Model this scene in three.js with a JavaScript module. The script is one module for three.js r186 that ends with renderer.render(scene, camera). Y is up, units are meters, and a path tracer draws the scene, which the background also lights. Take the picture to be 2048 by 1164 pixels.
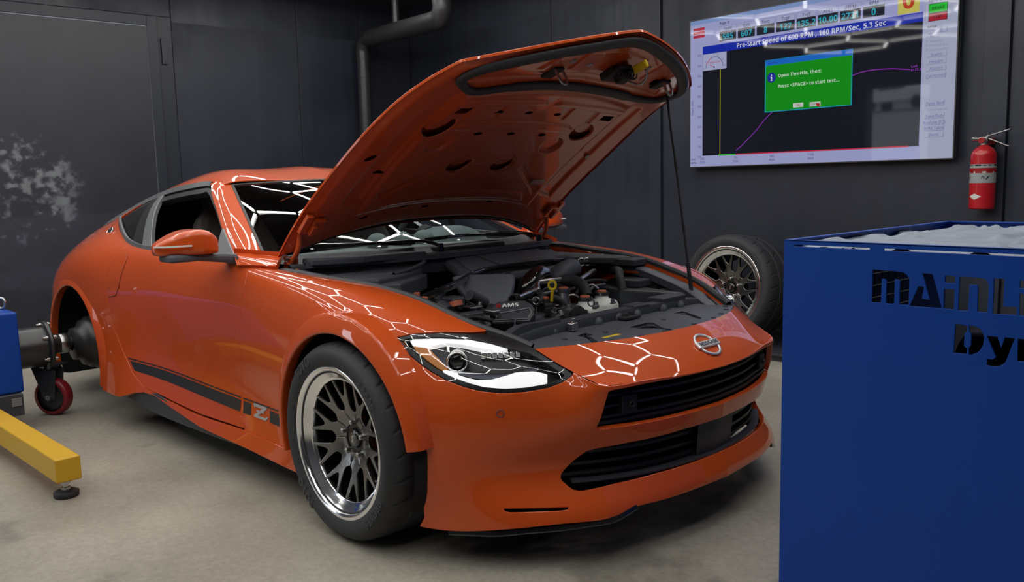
import * as THREE from 'three';
import { RoundedBoxGeometry } from 'three/addons/geometries/RoundedBoxGeometry.js';
import { mergeGeometries, mergeVertices, toCreasedNormals } from 'three/addons/utils/BufferGeometryUtils.js';
import { FontLoader } from 'three/addons/loaders/FontLoader.js';
import { TextGeometry } from 'three/addons/geometries/TextGeometry.js';
import { RectAreaLightUniformsLib } from 'three/addons/lights/RectAreaLightUniformsLib.js';

// ---------- camera, sky, exposure ----------
const scene = new THREE.Scene();
const renderer = new THREE.WebGLRenderer({ antialias: true });
renderer.toneMapping = THREE.LinearToneMapping;
renderer.toneMappingExposure = 0.72;
renderer.shadowMap.enabled = true;
RectAreaLightUniformsLib.init();
const camera = new THREE.PerspectiveCamera(37.131, 2048 / 1164, 0.05, 120);
camera.position.set(2.53829, 1.17802, 2.33609);
camera.up.set(-0.0792851, 0.9916582, -0.1016263);
camera.lookAt(2.53829 - 0.748233, 1.17802 - 0.1265638, 2.33609 - 0.6512518);
scene.background = new THREE.Color().setRGB(6.4, 7.0, 7.8);       // bright overcast sky, seen only through the open side door
const ROOM = { x0: -5.15, x1: 4.2, z0: -3.02, z1: 4.6, h: 2.98 };
const CAR_TURN = 0.0646726;                                   // the car stands 3.7 degrees askew in the bay
// ceiling lamps: a honeycomb of LED tubes
const HEX = { edge: 0.6, x: -1.05, z: 0.95, rx: 3.2, rz: 2.6, y: ROOM.h - 0.05, glow: 7, light: 28 };
// ---------- small geometry kit ----------
const V3 = THREE.Vector3;
function rng(seed) { let s = seed >>> 0; return () => { s = (s + 0x6D2B79F5) | 0; let t = Math.imul(s ^ (s >>> 15), 1 | s); t = (t + Math.imul(t ^ (t >>> 7), 61 | t)) ^ t; return ((t ^ (t >>> 14)) >>> 0) / 4294967296; }; }
const lerp = (a, b, t) => a + (b - a) * t;
const clamp = (x, a = 0, b = 1) => Math.min(b, Math.max(a, x));
const smooth = (a, b, x) => { const t = clamp((x - a) / (b - a)); return t * t * (3 - 2 * t); };
// natural cubic spline through (t[i], y[i]); returns a function
function spline(t, y) {
  const n = t.length; if (n === 2) return x => lerp(y[0], y[1], (x - t[0]) / (t[1] - t[0]));
  const m = new Float64Array(n), c = new Float64Array(n), d = new Float64Array(n);
  for (let i = 1; i < n - 1; i++) {
    const h0 = t[i] - t[i - 1], h1 = t[i + 1] - t[i];
    const b = 2 * (h0 + h1) - h0 * (i > 1 ? c[i - 1] : 0);
    c[i] = h1 / b; d[i] = (6 * ((y[i + 1] - y[i]) / h1 - (y[i] - y[i - 1]) / h0) - h0 * (i > 1 ? d[i - 1] : 0)) / b;
  }
  for (let i = n - 2; i > 0; i--) m[i] = d[i] - c[i] * m[i + 1];
  return x => {
    let i = 0; while (i < n - 2 && x > t[i + 1]) i++;
    const h = t[i + 1] - t[i], a = (t[i + 1] - x) / h, b = 1 - a;
    return a * y[i] + b * y[i + 1] + ((a * a * a - a) * m[i] + (b * b * b - b) * m[i + 1]) * h * h / 6;
  };
}
function curve3(pts, knots) {          // smooth 3D curve through points, parameter 0..1
  const k = knots || [0]; if (!knots) { for (let i = 1; i < pts.length; i++) k.push(k[i - 1] + Math.sqrt(Math.hypot(...pts[i].map((v, j) => v - pts[i - 1][j]))) + 1e-6); const L = k[k.length - 1]; for (let i = 0; i < k.length; i++) k[i] /= L; }
  const f = [0, 1, 2].map(j => spline(k, pts.map(p => p[j]))); return t => [f[0](t), f[1](t), f[2](t)];
}
// tensor-product spline surface through a grid: cols[u][v] = [x, y, z]
function surface(cols, uK, vK) {
  const nu = cols.length, nv = cols[0].length, D = (a, b) => Math.hypot(a[0] - b[0], a[1] - b[1], a[2] - b[2]);
  if (!vK) { vK = [0]; for (let j = 1; j < nv; j++) { let s = 0; for (let i = 0; i < nu; i++) s += D(cols[i][j], cols[i][j - 1]); vK.push(vK[j - 1] + s / nu); } }
  if (!uK) { uK = [0]; for (let i = 1; i < nu; i++) { let s = 0; for (let j = 0; j < nv; j++) s += D(cols[i][j], cols[i - 1][j]); uK.push(uK[i - 1] + s / nv); } }
  return { uK, vK, cols,
    grid(us, vs) {
      const P = []; const byCol = cols.map(c => { const f = [0, 1, 2].map(k => spline(vK, c.map(p => p[k]))); return vs.map(v => [f[0](v), f[1](v), f[2](v)]); });
      for (let j = 0; j < vs.length; j++) { const f = [0, 1, 2].map(k => spline(uK, byCol.map(c => c[j][k]))); us.forEach((u, i) => { (P[i] ||= [])[j] = [f[0](u), f[1](u), f[2](u)]; }); }
      return P;
    } };
}
const range = (a, b, n) => Array.from({ length: n + 1 }, (_, i) => a + (b - a) * i / n);
// a raw mesh {p, n, t}: positions, normals, triangles
function gridMesh(P, flip = false) {
  const nu = P.length, nv = P[0].length, M = { p: [], n: [], t: [] }, at = (i, j) => P[clamp(i, 0, nu - 1)][clamp(j, 0, nv - 1)];
  for (let i = 0; i < nu; i++) for (let j = 0; j < nv; j++) {
    M.p.push(P[i][j]);
    const a = at(i - 1, j), b = at(i + 1, j), c = at(i, j - 1), d = at(i, j + 1);
    const du = [b[0] - a[0], b[1] - a[1], b[2] - a[2]], dv = [d[0] - c[0], d[1] - c[1], d[2] - c[2]];
    let n = [du[1] * dv[2] - du[2] * dv[1], du[2] * dv[0] - du[0] * dv[2], du[0] * dv[1] - du[1] * dv[0]]; const l = Math.hypot(...n) || 1; n = n.map(v => v / l * (flip ? -1 : 1)); M.n.push(n);
  }
  for (let i = 0; i < nu - 1; i++) for (let j = 0; j < nv - 1; j++) { const a = i * nv + j, b = a + nv, c = b + 1, d = a + 1; if (flip) M.t.push([a, c, b], [a, d, c]); else M.t.push([a, b, c], [a, c, d]); }
  return M;
}
function clip(M, f) {                   // keep where f(p) > 0, cutting triangles on the line f = 0
  const val = M.p.map(p => f(p)), O = { p: [], n: [], t: [] }, idx = new Map();
  const put = i => { let k = idx.get(i); if (k === undefined) { k = O.p.length; O.p.push(M.p[i]); O.n.push(M.n[i]); idx.set(i, k); } return k; };
  const cut = (a, b) => { const key = a < b ? a + '_' + b : b + '_' + a; let k = idx.get(key); if (k === undefined) { const t = val[a] / (val[a] - val[b]); k = O.p.length; O.p.push(M.p[a].map((v, j) => lerp(v, M.p[b][j], t))); const n = M.n[a].map((v, j) => lerp(v, M.n[b][j], t)), l = Math.hypot(...n) || 1; O.n.push(n.map(v => v / l)); idx.set(key, k); } return k; };
  for (const t of M.t) {
    const q = []; for (let e = 0; e < 3; e++) { const a = t[e], b = t[(e + 1) % 3]; if (val[a] > 0) q.push(put(a)); if ((val[a] > 0) !== (val[b] > 0)) q.push(cut(a, b)); }
    if (q.length >= 3) O.t.push([q[0], q[1], q[2]]); if (q.length === 4) O.t.push([q[0], q[2], q[3]]);
  }
  return O;
}
function sdPoly(poly) {                 // signed distance to a closed polygon, positive inside
  const n = poly.length; return (x, y) => {
    let d = 1e9, inside = false; for (let i = 0, j = n - 1; i < n; j = i++) {
      const [ax, ay] = poly[i], [bx, by] = poly[j], ex = bx - ax, ey = by - ay, t = clamp(((x - ax) * ex + (y - ay) * ey) / (ex * ex + ey * ey + 1e-12)), px = ax + ex * t - x, py = ay + ey * t - y;
      d = Math.min(d, px * px + py * py); if ((ay > y) !== (by > y) && x < ex * (y - ay) / ey + ax) inside = !inside;
    } return Math.sqrt(d) * (inside ? 1 : -1);
  };
}
function edges(M) {                     // directed boundary edges
  const c = new Map(); for (const t of M.t) for (let e = 0; e < 3; e++) { const a = t[e], b = t[(e + 1) % 3]; if (a === b) continue; const k = a < b ? a + '_' + b : b + '_' + a; c.has(k) ? c.set(k, null) : c.set(k, [a, b]); }
  return [...c.values()].filter(Boolean);
}
function flange(M, d, round = .0025) {  // fold the rim of a sheet inwards by d with a small rounded edge
  const E = edges(M), next = new Map(), O = { p: M.p.slice(), n: M.n.slice(), t: M.t.slice() };
  const out = new Map(), add = (k, v) => { const o = out.get(k) || [0, 0, 0]; out.set(k, o.map((x, i) => x + v[i])); };
  for (const [a, b] of E) { const e = M.p[b].map((v, i) => v - M.p[a][i]), n = M.n[a], o = [e[1] * n[2] - e[2] * n[1], e[2] * n[0] - e[0] * n[2], e[0] * n[1] - e[1] * n[0]], l = Math.hypot(...o) || 1; const u = o.map(v => v / l); add(a, u); add(b, u); }
  const id = new Map(); const ring = k => { if (!id.has(k)) { const o0 = out.get(k), l = Math.hypot(...o0) || 1, o = o0.map(v => v / l), n = M.n[k], p = M.p[k]; const base = O.p.length;
      const mid = n.map((v, i) => (v + o[i]) * .7071); O.p.push(p.map((v, i) => v + o[i] * round * .7 - n[i] * round * .3), p.map((v, i) => v + o[i] * round - n[i] * round), p.map((v, i) => v + o[i] * round - n[i] * d)); O.n.push(mid, o, o); id.set(k, base); } return id.get(k); };
  for (const [a, b] of E) { const A = ring(a), B = ring(b); O.t.push([b, a, A], [b, A, B], [B, A, A + 1], [B, A + 1, B + 1], [B + 1, A + 1, A + 2], [B + 1, A + 2, B + 2]); }
  return O;
}
const mirror = M => ({ p: M.p.map(p => [p[0], p[1], -p[2]]), n: M.n.map(p => [p[0], p[1], -p[2]]), t: M.t.map(t => [t[0], t[2], t[1]]) });
const offset = (M, d) => ({ p: M.p.map((p, i) => p.map((v, k) => v + M.n[i][k] * (typeof d === 'function' ? d(p) : d))), n: M.n, t: M.t });
const invert = M => ({ p: M.p, n: M.n.map(n => n.map(v => -v)), t: M.t.map(t => [t[0], t[2], t[1]]) });
function join(...Ms) { const O = { p: [], n: [], t: [] }; for (const M of Ms) { const b = O.p.length; for (const p of M.p) O.p.push(p); for (const n of M.n) O.n.push(n); for (const t of M.t) O.t.push([t[0] + b, t[1] + b, t[2] + b]); } return O; }
function geo(M, uv) {
  const g = new THREE.BufferGeometry(); g.setAttribute('position', new THREE.BufferAttribute(new Float32Array(M.p.flat()), 3)); g.setAttribute('normal', new THREE.BufferAttribute(new Float32Array(M.n.flat()), 3));
  const U = new Float32Array(M.p.length * 2); M.p.forEach((p, i) => { const q = uv ? uv(p) : [p[0], p[1] + p[2]]; U[2 * i] = q[0]; U[2 * i + 1] = q[1]; }); g.setAttribute('uv', new THREE.BufferAttribute(U, 2)); g.setIndex(M.t.flat()); return g;
}
// ---------- materials ----------
function noiseTable(seed) { const r = rng(seed), n = 256, t = new Float32Array(n * n); for (let i = 0; i < n * n; i++) t[i] = r(); return (x, y, per) => { const xi = Math.floor(x), yi = Math.floor(y), fx = x - xi, fy = y - yi, u = fx * fx * (3 - 2 * fx), v = fy * fy * (3 - 2 * fy), w = (a, b) => t[((((b % per) + per) % per) % n) * n + ((((a % per) + per) % per) % n)]; return lerp(lerp(w(xi, yi), w(xi + 1, yi), u), lerp(w(xi, yi + 1), w(xi + 1, yi + 1), u), v); }; }
const NZ = noiseTable(7), NZ2 = noiseTable(91);
const fbm = (x, y, per, oct, N = NZ) => { let s = 0, a = .5, p = per; for (let o = 0; o < oct; o++) { s += a * N(x, y, p); x *= 2; y *= 2; p *= 2; a *= .5; } return s / (1 - Math.pow(.5, oct)); };
function texture(w, h, f, srgb = true) { const d = new Uint8Array(w * h * 4); for (let y = 0; y < h; y++) for (let x = 0; x < w; x++) { const c = f(x / w, y / h), i = (y * w + x) * 4; for (let k = 0; k < 3; k++) d[i + k] = clamp(c[k]) * 255; d[i + 3] = 255; } const t = new THREE.DataTexture(d, w, h); t.wrapS = t.wrapT = THREE.RepeatWrapping; t.magFilter = THREE.LinearFilter; t.minFilter = THREE.LinearMipmapLinearFilter; t.generateMipmaps = true; if (srgb) t.colorSpace = THREE.SRGBColorSpace; t.needsUpdate = true; return t; }
const lin = (r, g, b) => new THREE.Color().setRGB(r, g, b);
const std = (name, color, roughness, metalness = 0, extra = {}) => Object.assign(new THREE.MeshStandardMaterial({ color, roughness, metalness, ...extra }), { name });
const phy = (name, color, roughness, metalness = 0, extra = {}) => Object.assign(new THREE.MeshPhysicalMaterial({ color, roughness, metalness, ...extra }), { name });
const M = {
  paint: phy('orange paint', lin(.60, .080, .010), .45, 0, { specularIntensity: .3, clearcoat: 1, clearcoatRoughness: .015 }),
  paintInner: phy('orange paint under the bonnet', lin(.60, .080, .010), .4, 0, { clearcoat: .8, clearcoatRoughness: .05 }),
  roofSkin: phy('dark roof paint', lin(.03, .033, .037), .3, 0, { clearcoat: 1, clearcoatRoughness: .02 }),
  trimGrey: phy('satin grey trim', lin(.24, .25, .265), .34, .5),
  plastic: std('black plastic', lin(.036, .041, .052), .48),
  plasticGrey: std('dark grey plastic', lin(.075, .084, .105), .55),
  coverGrey: std('ribbed grey plastic', lin(.105, .118, .145), .5),
  cover: std('radiator cover plastic', lin(.068, .074, .088), .46),
  gloss: phy('gloss black', lin(.008, .008, .009), .15, 0, { clearcoat: 1, clearcoatRoughness: .03 }),
  grille: std('black grille', lin(.007, .008, .010), .5),
  void: std('black interior', lin(.004, .004, .005), .9),
  rubber: std('black rubber', lin(.018, .019, .022), .66),
  tyre: std('tyre rubber', lin(.028, .029, .033), .66),
  seal: std('rubber seal', lin(.04, .043, .05), .55),
  alloy: std('polished alloy', lin(.92, .93, .95), .14, 1),
  spoke: std('dark machined spokes', lin(.22, .215, .21), .27, 1),
  steel: std('steel', lin(.5, .5, .5), .28, 1),
  steelDark: std('dark steel', lin(.07, .07, .072), .4, .8),
  satin: std('satin chrome', lin(.82, .82, .84), .38, .75),
  chrome: std('chrome', lin(.85, .85, .86), .08, 1),
  red: std('red caliper paint', lin(.35, .01, .012), .35),
  glass: phy('clear glass', lin(.84, .93, .92), 0, 0, { transmission: 1, thickness: 0, ior: 1.5 }),
  tint: phy('tinted glass', lin(.16, .19, .2), 0, 0, { transmission: 1, thickness: 0, ior: 1.5 }),
  lens: phy('lamp lens', lin(.97, .98, 1), 0, 0, { transmission: 1, thickness: 0, ior: 1.45 }),
  drl: Object.assign(new THREE.MeshStandardMaterial({ color: lin(.7, .7, .68), emissive: lin(1, 1, .97), emissiveIntensity: .95, roughness: .4 }), { name: 'lit lamp guide' }),
  amber: phy('amber reflector', lin(.62, .2, .015), .25, 0, { clearcoat: .6 }),
  housing: std('lamp housing', lin(.012, .012, .014), .35, .2),
  milky: phy('milky plastic tank', lin(.80, .86, .80), .45, 0, { transmission: .12, thickness: 0 }),
  capRed: std('copper cap', lin(.45, .12, .06), .5),
  yellow: std('yellow plastic', lin(.68, .47, .012), .5),
  white: std('white plastic', lin(.75, .75, .74), .5),
  dash: std('dark dashboard', lin(.10, .115, .12), .65),
  seat: std('dark seat cloth', lin(.045, .04, .036), .8),
};
// ---------- body surface (car's own axes: x forward from the front axle, y up, z to the car's right) ----------
// one column per station from the nose centre round the corner to the tail; 9 points from the sill up to the bonnet cut or belt line
const BODY = [
  [[.872, .142, 0], [.878, .19, 0], [.850, .275, 0], [.855, .365, 0], [.863, .45, 0], [.865, .505, 0], [.866, .53, 0], [.866, .541, 0], [.866, .548, 0]],
  [[.855, .140, .205], [.857, .19, .203], [.826, .275, .2], [.834, .365, .2], [.843, .45, .2], [.845, .505, .2], [.845, .532, .2], [.845, .543, .2], [.845, .55, .2]],
  [[.818, .130, .40], [.812, .188, .398], [.772, .275, .388], [.785, .365, .388], [.798, .45, .39], [.801, .505, .39], [.802, .534, .39], [.802, .546, .39], [.802, .554, .39]],
  [[.748, .118, .565], [.738, .185, .552], [.697, .275, .515], [.716, .365, .514], [.744, .45, .523], [.752, .505, .52], [.757, .537, .516], [.759, .549, .514], [.759, .557, .512]],
  [[.645, .114, .700], [.637, .185, .682], [.608, .275, .642], [.630, .365, .632], [.652, .45, .625], [.66, .52, .602], [.664, .56, .577], [.666, .58, .558], [.667, .594, .545]],
  [[.53, .112, .805], [.527, .19, .795], [.514, .28, .778], [.524, .37, .769], [.535, .47, .755], [.541, .56, .722], [.546, .61, .68], [.549, .636, .638], [.55, .655, .585]],
  [[.41, .112, .868], [.412, .19, .868], [.413, .28, .876], [.416, .39, .872], [.42, .51, .855], [.423, .605, .805], [.425, .665, .75], [.426, .693, .69], [.427, .70, .638]],
  [[.30, .112, .905], [.30, .2, .907], [.30, .295, .918], [.30, .42, .924], [.30, .555, .909], [.30, .655, .866], [.30, .715, .815], [.30, .74, .745], [.30, .742, .682]],
  [[.15, .112, .922], [.15, .2, .926], [.15, .31, .936], [.15, .445, .941], [.15, .59, .934], [.15, .695, .905], [.15, .757, .85], [.15, .782, .775], [.15, .784, .701]],
  [[0, .12, .915], [0, .215, .922], [0, .33, .932], [0, .47, .944], [0, .61, .942], [0, .72, .912], [0, .785, .86], [0, .812, .788], [0, .813, .717]],
  [[-.2, .135, .905], [-.2, .23, .908], [-.2, .345, .92], [-.2, .485, .929], [-.2, .63, .926], [-.2, .745, .904], [-.2, .81, .862], [-.2, .836, .80], [-.2, .834, .74]],
  [[-.4, .145, .905], [-.4, .245, .895], [-.4, .36, .897], [-.4, .5, .909], [-.4, .645, .912], [-.4, .76, .894], [-.4, .823, .862], [-.4, .848, .815], [-.4, .846, .766]],
  [[-.62, .15, .908], [-.62, .255, .888], [-.62, .37, .88], [-.62, .51, .895], [-.62, .655, .902], [-.62, .77, .889], [-.62, .835, .862], [-.62, .86, .827], [-.62, .86, .786]],
  [[-.85, .155, .912], [-.85, .26, .884], [-.85, .375, .872], [-.85, .52, .886], [-.85, .665, .896], [-.85, .78, .887], [-.85, .845, .867], [-.85, .872, .848], [-.85, .884, .832]],
  [[-1.2, .16, .916], [-1.2, .265, .886], [-1.2, .38, .87], [-1.2, .525, .884], [-1.2, .672, .897], [-1.2, .787, .889], [-1.2, .85, .871], [-1.2, .876, .853], [-1.2, .888, .838]],
  [[-1.6, .165, .925], [-1.6, .27, .896], [-1.6, .385, .879], [-1.6, .53, .888], [-1.6, .68, .901], [-1.6, .793, .895], [-1.6, .857, .876], [-1.6, .885, .856], [-1.6, .898, .838]],
  [[-1.95, .17, .945], [-1.95, .275, .925], [-1.95, .39, .911], [-1.95, .54, .914], [-1.95, .69, .921], [-1.95, .803, .91], [-1.95, .868, .884], [-1.95, .9, .858], [-1.95, .916, .832]],
  [[-2.25, .175, .94], [-2.25, .285, .93], [-2.25, .405, .926], [-2.25, .56, .930], [-2.25, .71, .938], [-2.25, .82, .927], [-2.25, .89, .886], [-2.25, .932, .838], [-2.25, .955, .79]],
  [[-2.55, .18, .925], [-2.55, .29, .926], [-2.55, .42, .928], [-2.55, .575, .932], [-2.55, .715, .938], [-2.55, .82, .915], [-2.55, .89, .858], [-2.55, .94, .792], [-2.55, .972, .735]],
  [[-2.83, .19, .92], [-2.83, .3, .92], [-2.83, .42, .923], [-2.83, .57, .924], [-2.83, .69, .914], [-2.83, .785, .875], [-2.83, .855, .81], [-2.83, .91, .738], [-2.83, .95, .68]],
  [[-3.08, .21, .86], [-3.08, .31, .865], [-3.08, .42, .87], [-3.08, .55, .868], [-3.08, .66, .85], [-3.08, .745, .808], [-3.08, .815, .745], [-3.08, .875, .675], [-3.08, .92, .62]],
  [[-3.28, .23, .74], [-3.28, .32, .755], [-3.29, .42, .77], [-3.29, .54, .765], [-3.29, .64, .745], [-3.29, .72, .71], [-3.28, .79, .66], [-3.28, .855, .6], [-3.27, .905, .55]],
  [[-3.4, .24, .45], [-3.42, .33, .46], [-3.43, .42, .47], [-3.43, .53, .46], [-3.43, .63, .45], [-3.42, .71, .43], [-3.41, .785, .4], [-3.4, .85, .37], [-3.38, .905, .34]],
  [[-3.43, .24, 0], [-3.45, .33, 0], [-3.46, .42, 0], [-3.46, .53, 0], [-3.46, .63, 0], [-3.45, .71, 0], [-3.44, .785, 0], [-3.43, .85, 0], [-3.41, .91, 0]],
];
const BODY_S = surface(BODY);
const bodyMesh = (() => { const K = BODY_S.uK, us = []; for (let i = 0; i < K.length - 1; i++) { const n = Math.ceil((K[i + 1] - K[i]) / .014); for (let k = 0; k < n; k++) us.push(lerp(K[i], K[i + 1], k / n)); } us.push(K[K.length - 1]); return gridMesh(BODY_S.grid(us, range(0, BODY_S.vK[8], 72)), true); })();
// outermost z of a mesh at (x, y)
function zLookup(M) { const cells = new Map(), S = .05, key = (i, j) => i * 4096 + j; M.t.forEach((t, k) => { const q = t.map(i => M.p[i]), x0 = Math.min(...q.map(p => p[0])), x1 = Math.max(...q.map(p => p[0])), y0 = Math.min(...q.map(p => p[1])), y1 = Math.max(...q.map(p => p[1])); for (let i = Math.floor(x0 / S); i <= Math.floor(x1 / S); i++) for (let j = Math.floor(y0 / S); j <= Math.floor(y1 / S); j++) { const c = key(i, j); cells.has(c) ? cells.get(c).push(k) : cells.set(c, [k]); } });
  return (x, y) => { let best = null; for (const k of cells.get(key(Math.floor(x / S), Math.floor(y / S))) || []) { const [a, b, c] = M.t[k].map(i => M.p[i]), D = (b[1] - c[1]) * (a[0] - c[0]) + (c[0] - b[0]) * (a[1] - c[1]); if (Math.abs(D) < 1e-10) continue; const l = ((b[1] - c[1]) * (x - c[0]) + (c[0] - b[0]) * (y - c[1])) / D, m = ((c[1] - a[1]) * (x - c[0]) + (a[0] - c[0]) * (y - c[1])) / D, n = 1 - l - m; if (Math.min(l, m, n) < -1e-4) continue; const z = l * a[2] + m * b[2] + n * c[2]; if (best === null || z > best) best = z; } return best; }; }
const bodyZ = zLookup(bodyMesh);
// ---------- naming ----------
const used = new Map();
function numbered(name) { const n = used.get(name) || 0; used.set(name, n + 1); return n ? `${name}_${String(n).padStart(3, '0')}` : name; }
function thing(name, label, category, pos = [0, 0, 0], turn = 0, group) { const o = new THREE.Group(); o.name = numbered(name); o.position.set(...pos); o.rotation.y = turn; o.userData = { label, category }; if (group) o.userData.group = group; scene.add(o); return o; }
function part(name, g, mat, parent, label) { const m = new THREE.Mesh(g.p ? geo(g) : g, mat); m.name = numbered(name); m.castShadow = m.receiveShadow = true; if (label) m.userData.label = label; parent.add(m); return m; }
function holder(name, parent, pos = [0, 0, 0], turn = 0) { const o = new THREE.Group(); o.name = numbered(name); o.position.set(...pos); o.rotation.y = turn; parent.add(o); return o; }
function struct(name, g, mat, parent = scene) { const m = part(name, g, mat, parent); if (parent === scene) m.userData.kind = 'structure'; return m; }
const merge = (...gs) => mergeGeometries(gs.flat().map(g => { g = g.index ? g.toNonIndexed() : g; for (const k of Object.keys(g.attributes)) if (!['position', 'normal', 'uv'].includes(k)) g.deleteAttribute(k); return g; }), false);
const box = (w, h, d, x = 0, y = 0, z = 0, r = .004) => new RoundedBoxGeometry(w, h, d, 2, Math.min(r, w / 2.01, h / 2.01, d / 2.01)).translate(x, y, z);
const slab = (x0, x1, y0, y1, z0, z1, r = .003) => box(x1 - x0, y1 - y0, z1 - z0, (x0 + x1) / 2, (y0 + y1) / 2, (z0 + z1) / 2, r);
const tube = (pts, r, seg = 40, rad = 10, closed = false) => new THREE.TubeGeometry(new THREE.CatmullRomCurve3(pts.map(p => new V3(...p)), closed, 'centripetal'), seg, r, rad, closed);
function rod(a, b, r, r2 = r, seg = 16) { const A = new V3(...a), B = new V3(...b), L = A.distanceTo(B), g = new THREE.CylinderGeometry(r2, r, L, seg); g.translate(0, L / 2, 0); g.applyQuaternion(new THREE.Quaternion().setFromUnitVectors(new V3(0, 1, 0), B.clone().sub(A).normalize())); return g.translate(...a); }
const lathe = (pts, seg = 48) => new THREE.LatheGeometry(pts.map(p => new THREE.Vector2(p[0], p[1])), seg);
const latheZ = (pts, seg = 48) => lathe(pts, seg).rotateX(Math.PI / 2);      // profile points (radius, z)
function shapeOf(pts, holes = []) { const s = new THREE.Shape(pts.map(p => new THREE.Vector2(...p))); for (const h of holes) s.holes.push(new THREE.Path(h.map(p => new THREE.Vector2(...p)))); return s; }
const extrude = (pts, d, bevel = .002, holes = [], seg = 12) => new THREE.ExtrudeGeometry(shapeOf(pts, holes), { depth: d - 2 * bevel, bevelEnabled: bevel > 0, bevelSize: bevel, bevelThickness: bevel, bevelOffset: -bevel, bevelSegments: 2, curveSegments: seg }).translate(0, 0, bevel);
// a flat prism given by its outline in (x, z) between two heights
const plate = (pts, y0, y1, bevel = .003) => extrude(pts.map(([x, z]) => [x, -z]), y1 - y0, bevel).rotateX(-Math.PI / 2).translate(0, y0, 0);
// a ribbon of constant cross-section swept along points, cross-section given in (side, up)
function sweep(pts, prof, up = [0, 1, 0], n = 60, closedProf = true) {
  const c = curve3(pts), P = [], U = new V3(...up); for (let i = 0; i <= n; i++) { const t = i / n, a = new V3(...c(Math.max(0, t - .002))), b = new V3(...c(Math.min(1, t + .002))), T = b.sub(a).normalize(), S = new V3().crossVectors(T, U).normalize(), N = new V3().crossVectors(S, T), o = c(t); P.push((closedProf ? [...prof, prof[0]] : prof).map(([s, u]) => [0, 1, 2].map(k => o[k] + S.getComponent(k) * s + N.getComponent(k) * u))); }
  const M0 = gridMesh(P, true); if (!closedProf) return geo(M0); const g = geo(M0).toNonIndexed(); g.deleteAttribute('normal'); const q = toCreasedNormals(g, .7); return q;
}
// ---------- the room ----------
const roomTex = {
  floor: texture(1024, 1024, (u, v) => { const a = fbm(u * 6, v * 6, 6, 5), b = fbm(u * 3, v * 3, 3, 3, NZ2), c = NZ(u * 240, v * 240, 240), s = smooth(.62, .74, fbm(u * 9 + .3, v * 9, 9, 4, NZ2)), d = NZ2(u * 700, v * 700, 700); const k = .58 + .16 * (a - .5) + .22 * (b - .5) + .05 * (c - .5) + .04 * (d - .5) - .10 * s - (d > .985 ? .1 : 0); return [k * 1.0, k * .965, k * .885]; }),
  floorRough: texture(512, 512, (u, v) => { const a = fbm(u * 8, v * 8, 8, 5); const k = .52 + .4 * (a - .5); return [k, k, k]; }, false),
  wall: texture(512, 512, (u, v) => { const a = fbm(u * 4, v * 5, 4, 5), b = fbm(u * 30, v * 3, 30, 3, NZ2); const k = .18 + .06 * (a - .5) + .025 * (b - .5); return [k * .84, k * .96, k * 1.24]; }),
  wallRough: texture(512, 512, (u, v) => { const a = fbm(u * 5, v * 6, 5, 5, NZ2), b = fbm(u * 60, v * 4, 60, 2); const k = .5 + .5 * (a - .5) + .14 * (b - .5); return [k, k, k]; }, false),
  // door leaf: rubbed patches of chalky dust low on its left and faint wipes (uv 0..1 over the leaf)
  door: texture(1024, 1024, (u, v) => { const n = fbm(u * 10, v * 10, 10, 5), f = fbm(u * 60, v * 60, 64, 3, NZ2), w = fbm(u * 3, v * 14, 14, 4);
    const dx = (u - .605) / .12, dy = (v - .46) / .15, blob = 1 - Math.hypot(dx, dy); const dust = smooth(.42, .62, n * .75 + blob * .33 + (f - .5) * .5) * smooth(-.6, .35, blob);
    const dx2 = (u - .75) / .3, dy2 = (v - .3) / .2, wipe = smooth(.56, .72, w + .12 * (1 - Math.hypot(dx2, dy2))) * .35;
    const k = .185 + .05 * (n - .5) + dust * (.20 + .14 * f) + wipe * .1; return [k * .95, k, k * (1.2 - .17 * dust)]; }),
};
const floorMat = std('concrete floor', lin(1, 1, 1), 1, 0, { map: roomTex.floor, roughnessMap: roomTex.floorRough, bumpMap: roomTex.floor, bumpScale: .0012 });
const wallMat = std('black painted wall', lin(1, 1, 1), 1, 0, { map: roomTex.wall, roughnessMap: roomTex.wallRough });
const trimMat = std('black painted trim', lin(.017, .022, .034), .42);
const doorMat = std('rubbed black door', lin(1, 1, 1), .38, 0, { map: roomTex.door });
const ceilMat = std('dark ceiling', lin(.03, .03, .034), .7);
const frontMat = std('black painted front wall', lin(.03, .033, .042), .6);
function uvMetres(g, s) { const p = g.attributes.position, n = g.attributes.normal, u = new Float32Array(p.count * 2); for (let i = 0; i < p.count; i++) { const ax = Math.abs(n.getX(i)), ay = Math.abs(n.getY(i)), az = Math.abs(n.getZ(i)); const [a, b] = ay > ax && ay > az ? [p.getX(i), p.getZ(i)] : ax > az ? [p.getZ(i), p.getY(i)] : [p.getX(i), p.getY(i)]; u[2 * i] = a / s; u[2 * i + 1] = b / s; } g.setAttribute('uv', new THREE.BufferAttribute(u, 2)); return g; }
const { x0: RX0, x1: RX1, z0: RZ0, z1: RZ1, h: RH } = ROOM;
struct('floor', uvMetres(slab(RX0 - .2, RX1 + .2, -.15, 0, RZ0 - .2, RZ1 + .2, 0), 3.2), floorMat);
struct('ceiling', slab(RX0 - .2, RX1 + .2, RH, RH + .15, RZ0 - .2, RZ1 + .2, 0), ceilMat);
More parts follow.
